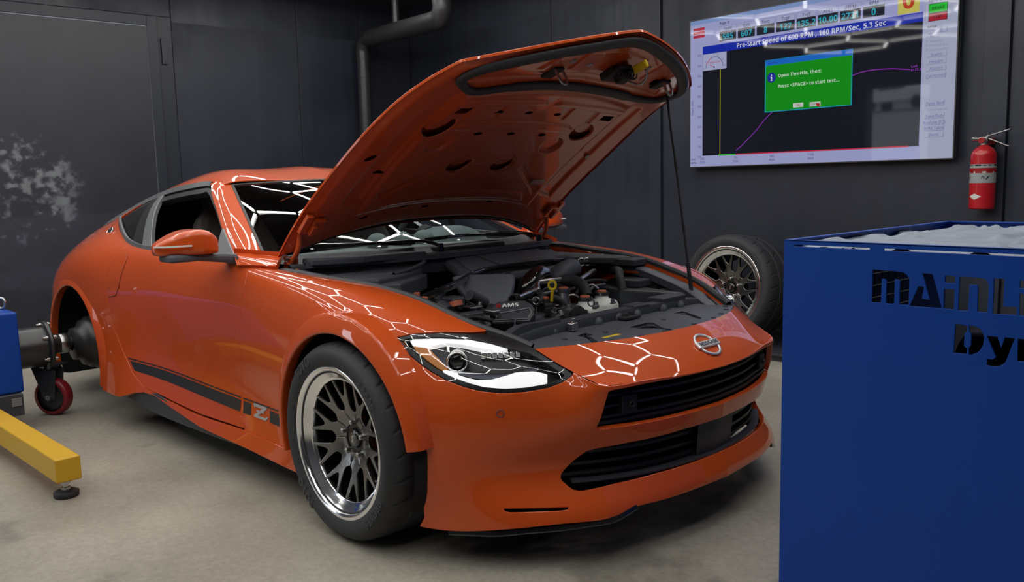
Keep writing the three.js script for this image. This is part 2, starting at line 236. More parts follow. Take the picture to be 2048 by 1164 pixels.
// back wall: dark panels with open joints on a backing
const wb = struct('wall_back', slab(RX0 - .2, RX1 + .2, 0, RH, RZ0 - .2, RZ0 - .012, 0), trimMat);
const seamsX = [RX0, -4.62, -4.2, -3.02, -1.925, -1.80, .52, .66, 1.9, 3.1, RX1];
for (let i = 0; i < seamsX.length - 1; i++) { const a = seamsX[i] + .003, b = seamsX[i + 1] - .003, proud = b - a < .2 ? .022 : 0; part('panel', uvMetres(slab(a, b, .0, RH, RZ0 - .012, RZ0 + proud, .002), 2.6), wallMat, wb); }
const base = struct('baseboard_back', slab(RX0, RX1, 0, .09, RZ0, RZ0 + .018, .003), trimMat);
// left wall (behind the car's tail) with a big double door
const dz0 = -.42, dz1 = 2.35, dyTop = 2.635;
const wl = struct('wall_left', merge(slab(RX0 - .2, RX0 - .012, 0, RH, RZ0 - .2, dz0, 0), slab(RX0 - .2, RX0 - .012, 0, RH, dz1, RZ1 + .2, 0), slab(RX0 - .2, RX0 - .012, dyTop, RH, dz0, dz1, 0)), trimMat);
const seamsZ = [[RZ0, -2.42], [-2.42, -1.725], [-1.725, -.545]];
for (const [a, b] of seamsZ) part('panel', uvMetres(slab(RX0 - .012, RX0, 0, RH, a + .002, b - .002, .002), 2.6), wallMat, wl);
part('panel', uvMetres(slab(RX0 - .012, RX0, dyTop + .003, RH, -.54, dz1, .002), 2.6), wallMat, wl);
part('panel', uvMetres(slab(RX0 - .012, RX0, 0, RH, dz1 + .003, RZ1, .002), 2.6), wallMat, wl);
const door = new THREE.Group(); door.name = 'door_1'; door.userData.kind = 'structure'; scene.add(door);
part('door_frame', merge(slab(RX0 - .05, RX0 + .012, 0, dyTop, dz0 - .0, dz0 + .085, .004), slab(RX0 - .05, RX0 + .012, dyTop - .085, dyTop, dz0 + .085, dz1, .004), slab(RX0 - .05, RX0 + .012, 0, dyTop, dz1 - .085, dz1, .004)), trimMat, door);
{ const g = slab(RX0 - .06, RX0 + .004, .012, dyTop - .091, dz0 + .091, dz1 - .091, .003), p = g.attributes.position, u = g.attributes.uv; for (let i = 0; i < p.count; i++) u.setXY(i, (dz1 - p.getZ(i)) / (dz1 - dz0), p.getY(i) / dyTop); part('door_leaf', g, doorMat, door); }
part('hinge_plate', merge(slab(RX0, RX0 + .008, 2.24, 2.46, dz0 - .075, dz0 - .028, .002), rod([RX0 + .004, 2.43, dz0 - .055], [RX0 + .014, 2.43, dz0 - .055], .007), rod([RX0 + .004, 2.265, dz0 - .055], [RX0 + .014, 2.265, dz0 - .055], .007)), trimMat, door);
// right wall and front wall (behind the camera), with the open side door that lets daylight in
struct('wall_right', slab(RX1, RX1 + .2, 0, RH, RZ0 - .2, RZ1 + .2, 0), frontMat);
const ox0 = -3.95, ox1 = -3.02, oy = 2.42;
struct('wall_front', merge(slab(RX0 - .2, ox0, 0, RH, RZ1, RZ1 + .2, 0), slab(ox1, RX1 + .2, 0, RH, RZ1, RZ1 + .2, 0), slab(ox0, ox1, oy, RH, RZ1, RZ1 + .2, 0)), frontMat);
// joint in the concrete by the back wall
// ---------- honeycomb of LED tubes under the ceiling ----------
{
  const a = HEX.edge, nodes = new Map(), tubes = [], key = p => p.map(v => Math.round(v * 100)).join('_');
  const inside = (x, z) => Math.abs(x - HEX.x) < HEX.rx && Math.abs(z - HEX.z) < HEX.rz;
  const seen = new Set();
  for (let i = -12; i <= 12; i++) for (let j = -12; j <= 12; j++) {
    const cx = HEX.x + a * 1.5 * i, cz = HEX.z + a * Math.sqrt(3) * (j + (i & 1) / 2); if (!inside(cx, cz)) continue;
    const v = range(0, 1, 6).slice(0, 6).map((_, k) => [cx + a * Math.cos(k * Math.PI / 3), cz + a * Math.sin(k * Math.PI / 3)]);
    v.forEach((p, k) => { const q = v[(k + 1) % 6], m = key([(p[0] + q[0]) / 2, (p[1] + q[1]) / 2]); if (seen.has(m)) return; seen.add(m); tubes.push([p, q]); });
  }
  const tubeMat = Object.assign(new THREE.MeshStandardMaterial({ color: lin(.8, .8, .8), emissive: lin(1, .985, .94), emissiveIntensity: HEX.glow, roughness: .4 }), { name: 'lit LED tube' });
  const len = a - .06, tg = new THREE.CapsuleGeometry(.019, len - .038, 3, 8).rotateZ(Math.PI / 2), cg = box(len + .01, .016, .046, 0, .022, 0, .003);
  const grid = thing('honeycomb_lamp', 'honeycomb grid of white LED tubes fixed under the dark ceiling', 'ceiling light', [0, HEX.y, 0]);
  for (const [p, q] of tubes) {
    const h = holder('tube_lamp', grid, [(p[0] + q[0]) / 2, 0, (p[1] + q[1]) / 2], -Math.atan2(q[1] - p[1], q[0] - p[0]));
    part('tube', tg, tubeMat, h); part('channel', cg, M.white, h);
    const l = new THREE.RectAreaLight(lin(1, .985, .94), HEX.light, len, .038); l.position.set(0, -.0215, 0); l.rotation.set(-Math.PI / 2, 0, 0); h.add(l);
  }
}
const stripeMat = std('black stripe film', lin(.018, .018, .019), .42), letterMat = std('silver film', lin(.5, .5, .52), .35, .3);
const FONT = await new FontLoader().loadAsync('fonts/droid/droid_sans_bold.typeface.json');
// ---------- the car ----------
const car = thing('sports_car', 'orange sports coupe with raised bonnet, black side stripe and mesh wheels', 'car', [0, 0, 0], CAR_TURN);
const inXY = poly => { const s = sdPoly(poly); return p => s(p[0], p[1]); };
const inZY = poly => { const s = sdPoly(poly); return p => s(Math.abs(p[2]), p[1]); };
const ARCH = { fx: 0, fy: .335, rx: -2.54, ry: .315 };
const outCircle = (cx, cy, r) => p => Math.hypot(p[0] - cx, p[1] - cy) - r;
const frontArch = p => Math.max(Math.hypot(p[0], p[1] - ARCH.fy) - .4, p[1] < .44 ? Math.abs(p[0] + .012) - .366 : -1), rearArch = outCircle(ARCH.rx, ARCH.ry, .4);
const lowEdge = spline([-2.3, -2.05, -1.96, -1.88, -1.80, -1.72], [.165, .165, .170, .190, .212, .224]);
const HEAD = [[.217, .6965], [.274, .7115], [.335, .7135], [.402, .706], [.455, .691], [.51, .672], [.552, .658], [.60, .632], [.64, .606], [.672, .587], [.657, .567], [.63, .552], [.589, .544], [.545, .543], [.496, .551], [.454, .565], [.409, .583], [.359, .609], [.304, .643], [.262, .668]];
const head = inXY(HEAD);
const GR_UP = [[-.1, .548], [.35, .547], [.4, .5465], [.485, .545], [.499, .54], [.5225, .424], [.514, .417], [.35, .4175], [-.1, .418]];
const GR_LO = [[-.1, .371], [.201, .369], [.406, .363], [.50, .353], [.523, .346], [.584, .278], [.591, .262], [.575, .232], [.555, .226], [.446, .237], [.31, .244], [.121, .246], [-.1, .252]];
const grUp = inZY(GR_UP), grLo = inZY(GR_LO);
const BUMPER = [[-.06, .55], [.078, .647], [.143, .672], [.221, .697], [.30, .68], [.45, .62], [.62, .58], [.668, .592], [.70, .62], [1, .62], [1, 0], [-.06, 0]];
const bumper = inXY(BUMPER);
const DOOR = [[-.74, .865], [-.715, .802], [-.741, .664], [-.79, .495], [-.815, .339], [-.771, .219], [-1.154, .214], [-1.398, .224], [-1.703, .245], [-1.84, .301], [-1.943, .399], [-2.01, .491], [-2.035, .6], [-2.045, .68], [-2.045, .74], [-2.02, .80], [-1.965, .86], [-1.93, .93], [-1.0, .95], [-.76, .92]];
const doorP = inXY(DOOR);
const sillTop = curve3([[-.30, .200, 0], [-.463, .204, 0], [-.769, .211, 0], [-1.154, .206, 0], [-1.398, .216, 0], [-1.703, .237, 0], [-1.86, .26, 0]]);
const sillY = (() => { const t = spline([-1.95, -1.703, -1.398, -1.154, -.769, -.463, -.30], [.262, .240, .219, .209, .214, .207, .203]); return x => t(clamp(x, -1.95, -.30)); })();
const SKIRT = [[-.30, .30], [-.30, .165], [-.345, .139], [-.667, .153], [-1.094, .166], [-1.437, .201], [-1.60, .222], [-1.72, .224], [-1.72, .30]];
const skirt = inXY(SKIRT);
const gap = .003, G = (f, s = 1) => p => s * f(p) - gap;
const botLipY = spline([0, .36, .42, .455, .50, .59, .714, .814, .868, .90], [.171, .169, .167, .160, .149, .147, .141, .129, .120, .120]), botLip = p => p[1] - botLipY(clamp(Math.abs(p[2]), 0, .9));
const slot = inXY([[.563, .197], [.695, .192], [.712, .187], [.688, .179], [.575, .182]]);
// body panels of the right-hand side
let bump = clip(clip(clip(clip(clip(clip(clip(bodyMesh, p => p[0] + .2), G(bumper)), G(head, -1)), p => -grUp(p)), p => -grLo(p)), frontArch), botLip);
bump = clip(bump, p => -slot(p));
{ // nose panel between grille, lamps and bonnet
  const f = [[.866, .548, 0], [.845, .5502, .2], [.802, .5542, .38], [.759, .5572, .512]], e = [[.664, .5965, .5455], [.60, .629, .569], [.548, .6575, .584]];
  const r = [[.705, .660, 0], [.69, .661, .21], [.635, .661, .42], [.548, .6575, .584]];
  const F = curve3(f), R = curve3(r), side = curve3([f[3], ...e]);
  const P = range(0, 1, 60).map(s => range(0, 1, 40).map(t => { const a = F(s), b = R(s), q = side(t), l0 = [0, 1, 2].map(k => lerp(f[3][k], r[3][k], t)), w = Math.pow(s, 3); const cr = .010 * 4 * t * (1 - t) * (1 - s * s); return [0, 1, 2].map(k => lerp(a[k], b[k], t) + w * (q[k] - l0[k]) + (k === 1 ? cr : k === 0 ? cr * .6 : 0)); }));
  const nose = gridMesh(P, true);
  part('front_bumper', join(flange(bump, .02), mirror(flange(bump, .02)), nose, mirror(nose)), M.paint, car);
}
const sideKeep = m => clip(m, p => p[1] - sillY(p[0]) - .002);
const fenderF = clip(clip(clip(clip(sideKeep(bodyMesh), p => p[0] + .9), p => -doorP(p) - gap), p => Math.max(-bumper(p), p[1] - .70 - (p[2] < .6 ? 1 : 0)) - gap), G(head, -1));
const fender = clip(clip(clip(fenderF, frontArch), p => p[0] + .84), p => .62 - p[0]);
const doorM = clip(sideKeep(bodyMesh), G(doorP));
for (const s of [1, -1]) { const w = m => s > 0 ? m : mirror(m); part('front_fender', w(flange(fender, .02)), M.paint, car); part('door', w(flange(doorM, .03)), M.paint, car); }
// rear quarter with the pillar behind the side window, the tail and the roof sides
const U = [
  // from the belt line up over the glass to the roof centre; first two points are shared with the body rows
  [[-.85, .872, .848], [-.85, .884, .832], [-.85, .94, .80], [-.85, 1.02, .75], [-.85, 1.08, .68], [-.85, 1.11, .56], [-.85, 1.135, .3], [-.85, 1.15, 0]],
  [[-1.2, .876, .853], [-1.2, .888, .838], [-1.2, .97, .785], [-1.2, 1.07, .715], [-1.2, 1.14, .65], [-1.2, 1.160, .545], [-1.2, 1.175, .3], [-1.2, 1.184, 0]],
  [[-1.6, .885, .856], [-1.6, .898, .838], [-1.6, .985, .78], [-1.6, 1.10, .695], [-1.6, 1.18, .625], [-1.6, 1.233, .53], [-1.6, 1.260, .3], [-1.6, 1.270, 0]],
  [[-1.95, .9, .858], [-1.95, .916, .832], [-1.95, 1.0, .765], [-1.95, 1.10, .68], [-1.95, 1.17, .60], [-1.95, 1.222, .505], [-1.95, 1.258, .28], [-1.95, 1.272, 0]],
  [[-2.25, .932, .838], [-2.25, .955, .79], [-2.25, 1.02, .715], [-2.25, 1.085, .645], [-2.25, 1.135, .575], [-2.25, 1.178, .49], [-2.25, 1.222, .27], [-2.25, 1.235, 0]],
  [[-2.55, .94, .792], [-2.55, .972, .735], [-2.55, 1.015, .665], [-2.55, 1.055, .605], [-2.55, 1.085, .55], [-2.55, 1.115, .485], [-2.55, 1.155, .26], [-2.55, 1.17, 0]],
  [[-2.83, .91, .738], [-2.83, .95, .68], [-2.83, .98, .62], [-2.83, 1.005, .57], [-2.83, 1.025, .525], [-2.83, 1.045, .475], [-2.83, 1.075, .25], [-2.83, 1.088, 0]],
  [[-3.08, .875, .675], [-3.08, .92, .62], [-3.08, .94, .575], [-3.08, .955, .535], [-3.08, .97, .5], [-3.08, .985, .455], [-3.08, 1.0, .24], [-3.08, 1.01, 0]],
  [[-3.27, .87, .61], [-3.27, .905, .55], [-3.27, .92, .51], [-3.27, .93, .47], [-3.27, .937, .44], [-3.27, .943, .4], [-3.27, .95, .22], [-3.27, .955, 0]],
  [[-3.39, .865, .37], [-3.38, .905, .34], [-3.375, .915, .31], [-3.37, .92, .28], [-3.365, .925, .25], [-3.36, .93, .22], [-3.36, .933, .12], [-3.36, .935, 0]],
];
const US = surface(U), upper = gridMesh(US.grid(range(0, US.uK[US.uK.length - 1], 240), range(US.vK[1], US.vK[7], 90)), true);
const upperZ = zLookup(upper), sideZ = (x, y) => { const a = bodyZ(x, y), b = upperZ(x, y); return a === null ? b : b === null ? a : Math.max(a, b); };
const WINDOW = [[-.86, .885], [-.876, .889], [-.998, .945], [-1.133, 1.019], [-1.284, 1.095], [-1.432, 1.163], [-1.485, 1.181], [-1.54, 1.189], [-1.667, 1.181], [-1.889, 1.163], [-2.095, 1.14], [-2.30, 1.105], [-2.42, 1.07], [-2.49, 1.03], [-2.383, 1.01], [-2.182, .97], [-2.05, .94], [-1.939, .920], [-1.775, .904], [-1.613, .901], [-1.2, .891]];
const windowP = inXY(WINDOW);
const QCUT = -1.70;
const roofMid = p => .36 - Math.abs(p[2]) ;
const pillarTop = spline([-2.6, -2.3, -2.0, -1.7, -1.45, -1.30, -1.25], [.0, .0, 0, 0, 0, 0, 0]);
// windscreen plane corners (right side): base corner, header corner; centre line base and header
const WS = { b: [-.815, .908, .74], h: [-1.415, 1.188, .548], bc: [-.56, .915, 0], hc: [-1.30, 1.204, 0] };
const wsGrid = (ins = 0) => range(-1, 1, 40).map(s => range(0, 1, 30).map(t => { const a = Math.abs(s), q = Math.pow(a, 2.1), z = s * lerp(WS.b[2] - ins, WS.h[2] - ins, t); const B = [0, 1].map(k => lerp(WS.bc[k], WS.b[k], q)), Hh = [0, 1].map(k => lerp(WS.hc[k], WS.h[k], q)); const bow = .030 * 4 * t * (1 - t) * (1 - Math.pow(a, 5)); return [lerp(B[0], Hh[0], t) + bow * .45, lerp(B[1], Hh[1], t) + bow * .9, z]; }));
const quarter = clip(clip(clip(clip(bodyMesh, p => -1.60 - p[0]), p => -doorP(p) - gap), rearArch), p => p[1] - (p[0] > -1.72 ? sillY(p[0]) + .002 : lowEdge(p[0])));
const headerX = z => { const q = Math.pow(Math.min(1, Math.abs(z) / WS.h[2]), 2.1); return lerp(WS.hc[0], WS.h[0], q); };
const winTop = spline([-2.6, -2.49, -2.42, -2.3, -2.095, -1.889, -1.667, -1.54, -1.42, -1.3], [.96, 1.03, 1.07, 1.105, 1.14, 1.163, 1.181, 1.189, 1.19, 1.19]);
const hatchZ = x => lerp(.50, .40, clamp((-2.0 - x) / 1.3));
const roofKeep = clip(clip(clip(upper, p => -windowP(p) - .010), p => headerX(p[2]) - .012 - p[0]), p => Math.max(-1.93 - p[0], p[0] > -2.6 ? p[1] - winTop(Math.max(p[0], -2.6)) - .008 : -1));
const hatch = p => Math.min(-1.98 - p[0], p[0] + 3.12, hatchZ(p[0]) - Math.abs(p[2]));   // positive on the rear glass
const roofM = clip(roofKeep, p => -hatch(p) - .003), hatchM = clip(roofKeep, p => hatch(p) - .003);
for (const s of [1, -1]) { const w = m => s > 0 ? m : mirror(m); part('rear_quarter', w(flange(quarter, .03)), M.paint, car); }
part('roof', join(flange(roofM, .006), mirror(flange(roofM, .006))), M.paint, car);
part('rear_window', join(offset(hatchM, -.004), mirror(offset(hatchM, -.004))), M.gloss, car, 'dark rear window under the roof spoiler');
// windscreen, pillars, side glass, trims, mirrors
{
  const ws = gridMesh(wsGrid(.0), true); part('windscreen', ws, M.glass, car, 'clear raked windscreen');
  const inner = t => { const i = wsGrid()[40], f = t * 30, k = Math.min(29, Math.floor(f)); return [0, 1, 2].map(c => lerp(i[k][c], i[k + 1][c], f - k)); };
  const outer = curve3([[-.80, .862, .852], [-.876, .886, .836], [-.998, .942, .800], [-1.133, 1.016, .754], [-1.284, 1.092, .699], [-1.432, 1.160, .643], [-1.50, 1.193, .610], [-1.56, 1.206, .592]]);
  const WSI = range(0, 1, 30).map(inner), innerAt = t => { const f = t * 30, k = Math.min(29, Math.floor(f)); return [0, 1, 2].map(c => lerp(WSI[k][c], WSI[k + 1][c], f - k)); };
  const P = range(0, 1, 60).map(t => range(0, 1, 16).map(s => { const o = outer(t), q = innerAt(t), b = Math.sin(Math.PI * Math.min(1, s * 1.0)) * .020 * (1 - .3 * t), b2 = Math.pow(1 - s, 2); return [lerp(o[0], q[0], s) + b * .45, lerp(o[1], q[1], s) + b * .55, lerp(o[2], q[2], s) + b * .75]; }));
  const pil = gridMesh(P, true); globalThis.PILLAR = pil;
  for (const s of [1, -1]) part('windscreen_pillar', s > 0 ? flange(pil, .012) : mirror(flange(pil, .012)), M.paint, car);
  // black frit band and rubber round the screen
  const rim = [...range(0, 1, 20).map(t => inner(t)), ...range(1, -1, 30).map(s => wsGrid()[Math.round((s + 1) * 20)][30]), ...range(1, 0, 20).map(t => { const q = inner(t); return [q[0], q[1], -q[2]]; })];
  part('windscreen_seal', sweep(rim, [[-.006, -.006], [.006, -.006], [.006, .003], [-.006, .003]], [.5, .8, 0], 120), M.grille, car);
  // cowl corner piece at the foot of the pillar
  const cc = range(0, 1, 12).map(u => range(0, 1, 10).map(v => { const a = [lerp(-.80, -.615, u), lerp(.868, .858, u), lerp(.85, .795, u)], b = [lerp(-.885, -.70, u), lerp(.914, .895, u), lerp(.828, .705, u)]; const k = Math.sin(Math.PI * v) * .007; return [lerp(a[0], b[0], v) + k * .3, lerp(a[1], b[1], v) + k, lerp(a[2], b[2], v) + k * .6]; }));
  const ccm = flange(gridMesh(cc, true), .02);
  for (const s of [1, -1]) part('cowl_corner', s > 0 ? ccm : mirror(ccm), M.paint, car);
  // side glass and window surrounds
  const clipW = (poly, off, extra) => { let m = clip(upper, inXY(poly)); if (extra) m = clip(m, extra); return offset(m, off); };
  const PILB = [[-2.178, 1.128], [-2.09, 1.14], [-1.79, .904], [-1.94, .92]], PILB2 = [[-2.09, 1.141], [-2.03, 1.148], [-1.69, .903], [-1.79, .904]];
  const QGL = [[-2.17, 1.128], [-2.30, 1.104], [-2.42, 1.068], [-2.485, 1.03], [-2.383, 1.012], [-2.182, .972], [-2.05, .942], [-1.93, .921]];
  for (const s of [1, -1]) {
    const w = m => s > 0 ? m : mirror(m);
    part('quarter_window', w(clipW(QGL, -.006)), M.tint, car);
    part('door_pillar', w(flange(clipW(PILB, -.004), .01)), M.gloss, car);
    part('window_frame', w(flange(clipW(PILB2, -.001), .02)), M.trimGrey, car, 'grey upright window frame');
    // dark seal along the top of the open window
    const seal = flange(clipW([[-.90, .893], [-.998, .945], [-1.133, 1.019], [-1.284, 1.095], [-1.432, 1.163], [-1.485, 1.181], [-1.54, 1.189], [-1.667, 1.181], [-1.889, 1.163], [-2.06, 1.144], [-2.03, 1.12], [-1.88, 1.138], [-1.667, 1.156], [-1.55, 1.163], [-1.52, 1.172], [-1.475, 1.161], [-1.43, 1.145], [-1.30, 1.086], [-1.14, 1.006], [-1.0, .932], [-.925, .893]], -.012), .03);
    part('window_seal', w(seal), M.grille, car);
    // belt moulding and the bright strip above the windows
    const belt = [[-.87, .882], [-1.2, .893], [-1.6, .903], [-1.775, .906], [-1.939, .922], [-2.05, .942], [-2.182, .972], [-2.383, 1.012], [-2.49, 1.03]].map(([x, y]) => [x, y, (sideZ(x, y) ?? .83) + .003]);
    part('belt_moulding', w2(sweep(belt, [[-.011, -.006], [.011, -.006], [.011, .005], [-.011, .005]], [0, .15, 1], 70), s), M.trimGrey, car);
    const rail = [[-1.515, 1.196], [-1.56, 1.199], [-1.667, 1.192], [-1.889, 1.174], [-2.095, 1.151], [-2.30, 1.117], [-2.45, 1.08], [-2.62, 1.03], [-2.85, .985], [-3.1, .945]].map(([x, y]) => [x, y, (upperZ(x, y) ?? .6) + .004]);
    part('roof_trim', w2(sweep(rail, [[-.013, -.008], [.013, -.008], [.013, .001], [-.013, .001]], [0, .45, .9], 80), s), M.trimGrey, car, 'satin grey trim along the roof rail');
    part('belt_inner_trim', w2(sweep(belt.slice(0, 7).map(([x, y, z]) => [x, y - .016, z - .05]), [[-.04, -.03], [.04, -.03], [.04, .012], [-.04, .012]], [0, 1, 0], 50), s), M.seat, car);
    part('rail_lining', w2(sweep([[-1.25, 1.075, .71], [-1.42, 1.15, .645], ...rail.slice(0, 7)].map(([x, y, z]) => [x, y - .022, z - .05]), [[-.036, -.03], [.036, -.03], [.036, .018], [-.036, .018]], [0, 1, 0], 60), s), M.seat, car);
    // flush handle at the rear edge of the door, and the round pillar badge
    const HAN = [[-1.868, .868], [-1.852, .845], [-1.862, .815], [-1.905, .715], [-1.945, .672], [-2.02, .660], [-2.025, .69], [-1.985, .705], [-1.94, .74], [-1.90, .825], [-1.885, .862]];
    part('door_handle', w(flange(offset(clip(bodyMesh, inXY(HAN)), .0035), .006)), M.paint, car);
    part('handle_recess', w(offset(clip(bodyMesh, (f => p => f(p) + .0045)(inXY(HAN))), .0012)), M.rubber, car);
    { const bz = sideZ(-2.335, .962) ?? .76, g = merge(new THREE.CylinderGeometry(.026, .027, .006, 28).rotateX(Math.PI / 2)); g.rotateX(-.62).translate(-2.335, .962, bz + .002); part('pillar_badge', w2(g, s), M.gloss, car); part('badge_rim', w2(new THREE.TorusGeometry(.0265, .002, 8, 28).rotateX(-.62).translate(-2.335, .9635, bz + .0045), s), M.chrome, car); }
    // triangular sail plate at the mirror
    part('mirror_sail', w(flange(clipW([[-1.11, 1.008], [-.862, .884], [-.90, .888], [-1.03, .893], [-1.085, .96]], .004), .02)), M.trimGrey, car);
  }
  function w2(g, s) { if (s > 0) return g; const q = g.clone(); q.scale(1, 1, -1); if (q.index) { const a = q.index.array; for (let i = 0; i < a.length; i += 3) [a[i], a[i + 1]] = [a[i + 1], a[i]]; } else for (const n of ['position', 'normal', 'uv']) { const at = q.attributes[n], k = at.itemSize; for (let i = 0; i < at.count; i += 3) for (let c = 0; c < k; c++) { const t = at.array[i * k + c]; at.array[i * k + c] = at.array[(i + 1) * k + c]; at.array[(i + 1) * k + c] = t; } } return q; }
  globalThis.flipGeo = w2;
  // mirrors
  const z0 = .938, z1 = 1.138, top = spline([0, .1, .35, .6, .85, 1], [.990, 1.008, 1.022, 1.014, .990, .972]), bot = spline([0, .3, .7, 1], [.924, .923, .923, .925]), dep = spline([0, .15, .6, .9, 1], [.06, .08, .072, .05, .036]);
  const cxm = spline([0, .5, 1], [-.86, -.875, -.905]);
  const ring = (t, a) => { const T = top(t), B = bot(t), c = (T + B) / 2, h = (T - B) / 2, e = .46, sg = Math.sign, ca = Math.cos(a), sa = Math.sin(a); return [cxm(t) + dep(t) * sg(ca) * Math.pow(Math.abs(ca), e), c + h * sg(sa) * Math.pow(Math.abs(sa), e), lerp(z0, z1, t)]; };
  const shell = range(0, 1, 30).map(t => range(0, 2 * Math.PI, 48).map(a => ring(t, a)));
  const endCap = (t, dir) => { const r = range(0, 2 * Math.PI, 48), c = [cxm(t), (top(t) + bot(t)) / 2, lerp(z0, z1, t)]; return gridMesh([0, .25, .5, .75, .92, 1].map(k => r.map(a => { const p = ring(t, a); return [lerp(c[0], p[0], k), lerp(c[1], p[1], k), p[2] + dir * .014 * (1 - k * k)]; })), dir < 0); };
  const mg = join(gridMesh(shell, false), endCap(0, -1), endCap(1, 1));
  const arm = merge(extrude([[.845, .915], [.90, .922], [1.10, .922], [1.09, .905], [1.0, .898], [.88, .882], [.83, .868], [.82, .88]].map(([z, y]) => [z, y]), .09, .012).rotateY(-Math.PI / 2).translate(-.83, 0, 0));
  for (const s of [1, -1]) {
    const h = holder('door_mirror', car), w = m => s > 0 ? m : mirror(m);
    part('mirror_shell', w(mg), M.paint, h); part('mirror_base', w2(merge(box(.11, .030, .175, -.872, .914, 1.035, .012)), s), M.plasticGrey, h); part('mirror_foot', w2(arm, s), M.plasticGrey, h);
    const sig = sweep([[-.796, .962, 1.045], [-.806, .962, 1.085], [-.836, .961, 1.125], [-.885, .960, 1.152]], [[-.003, -.003], [.004, -.003], [.004, .003], [-.003, .003]], [0, 1, 0], 30);
    part('turn_signal', w2(sig, s), M.white, h, 'clear turn signal strip');
  }
}
// lamps, grilles, lip, flares, skirts, stripe, badges
{
  const n = [.62, .18, .76];
  const push = (m, d) => ({ p: m.p.map(p => p.map((v, i) => v - n[i] * d)), n: m.n, t: m.t });
  const nearNose = clip(bodyMesh, p => p[0] - .15);
  const sub = (poly, d) => push(clip(nearNose, inXY(poly)), d);
  const DT = [[.271, .688], [.283, .698], [.313, .7055], [.346, .7065], [.391, .700], [.428, .689], [.467, .677], [.50, .664], [.492, .659], [.442, .670], [.402, .681], [.366, .687], [.345, .682], [.331, .674], [.301, .677], [.281, .680]];
  const DB = [[.383, .608], [.407, .608], [.439, .591], [.477, .58], [.513, .58], [.54, .59], [.557, .598], [.59, .598], [.616, .589], [.625, .564], [.603, .554], [.567, .547], [.52, .549], [.481, .558], [.444, .571], [.407, .590]];
  const AM = [[.28, .678], [.304, .677], [.33, .67], [.363, .644], [.401, .613], [.385, .61], [.346, .635], [.308, .66]];
  for (const s of [1, -1]) {
    const w = m => s > 0 ? m : mirror(m), h = holder('headlight', car);
    const outline = clip(nearNose, p => head(p) - .001);
    part('lens', w(outline), M.lens, h);
    // black bezel: rim band and bowl behind the lens
    const band = clip(clip(nearNose, p => head(p) - .001), p => .010 - head(p));
    part('bezel', w(flange(push(band, .004), .05)), M.housing, h);
    part('bowl', w(push(outline, .055)), M.housing, h);
    part('light_guide', w(flange(sub(DT, .012), .02)), M.drl, h, 'glowing upper light guide');
    part('light_guide', w(flange(sub(DB, .012), .02)), M.drl, h, 'glowing lower light guide');
    part('side_reflector', w(flange(sub(AM, .014), .02)), M.amber, h, 'amber side reflector');
    // projector and the LED block
    const pc = [.418, .632, .792], dir = new V3(.75, 0, .65).normalize(), q = new THREE.Quaternion().setFromUnitVectors(new V3(0, 0, 1), dir), put = g => g.applyQuaternion(q).translate(...pc.map((v, i) => v - dir.getComponent(i) * .035));
    part('projector_ring', flipGeo(put(latheZ([[.033, .0], [.033, .03], [.029, .034], [.026, .03], [.026, 0]], 32)), s), M.chrome, h);
    part('projector_lens', flipGeo(put(new THREE.SphereGeometry(.026, 24, 12).scale(1, 1, .6).translate(0, 0, .016)), s), M.gloss, h);
    const ledDir = [[.462, .641, .728], [.536, .642, .648]];
    part('led_block', flipGeo(merge(range(0, 1, 6).map(t => box(.016, .02, .012, 0, 0, 0, .004).applyQuaternion(q).translate(lerp(.458, .532, t) - .02, lerp(.641, .642, t), lerp(.722, .642, t) - .02))), s), M.chrome, h);
    part('inner_shelf', flipGeo(sweep([[.33, .655, .83], [.42, .602, .79], [.50, .585, .72], [.58, .60, .62]].map(p => p.map((v, i) => v - n[i] * .035)), [[-.02, -.004], [.02, -.004], [.02, .004], [-.02, .004]], [0, 1, 0], 30), s), M.plasticGrey, h);
    if (s > 0) for (const [x, y, z] of [[.36, .70, .76], [.51, .565, .76]]) { const l = new THREE.PointLight(lin(1, 1, .97), .0015, 0, 2); l.position.set(x - .01, y, z - .012); l.shadow.radius = .5; h.add(l); }
  }
  // grilles
  const planU = spline([0, .2, .38, .515, .60], [.862, .843, .798, .744, .66]), planL = spline([0, .2, .388, .515, .6, .66], [.850, .827, .774, .702, .642, .592]), plan = z => planU(Math.abs(z)), planLo = z => planL(Math.abs(z));
  const strip = (y0, y1, zmax, back, plan) => gridMesh(range(-zmax, zmax, 60).map(z => [[plan(z) - back, y0, z], [plan(z) - back, y1, z]]), false);
  const gUp = holder('upper_grille', car), gLo = holder('lower_grille', car);
  part('backing', strip(.405, .552, .535, .075, plan), M.void, gUp); part('backing', strip(.215, .38, .60, .085, planLo), M.void, gLo);
  const slat = (y, zmax, back, d = .03, h = .010, pl = plan) => sweep(range(-zmax, zmax, 40).map(z => [pl(z) - back, y, z]), [[-d / 2, -h / 2], [d / 2, -h / 2 - .004], [d / 2, h / 2], [-d / 2, h / 2]], [0, 1, 0], 60);
  [[.516, .495], [.484, .502], [.452, .508]].forEach(([y, z]) => part('grille_slat', slat(y, z, .05, .045, .008), M.grille, gUp));
  [[.435, .512]].forEach(([y, z]) => part('grille_slat', slat(y, z, .04, .03, .010), M.grille, gUp));
  [[.335, .51], [.300, .545], [.268, .565]].forEach(([y, z]) => part('grille_slat', slat(y, z, .055, .04, .010, planLo), M.grille, gLo));
  const frameStrip = (poly, back, wdt) => { const pts = []; for (const [z, y] of poly) if (z >= 0) pts.push([plan(z) - back, y, z]); return pts; };
  part('grille_rim', slat(.249, .55, .02, .03, .006, planLo), M.plastic, gLo);
  const blk = box(.03, .055, .062, 0, 0, 0, .004), ring = latheZ([[.010, 0], [.010, .012], [.006, .012], [.006, 0]], 20).rotateY(Math.PI / 2).translate(.014, 0, 0);
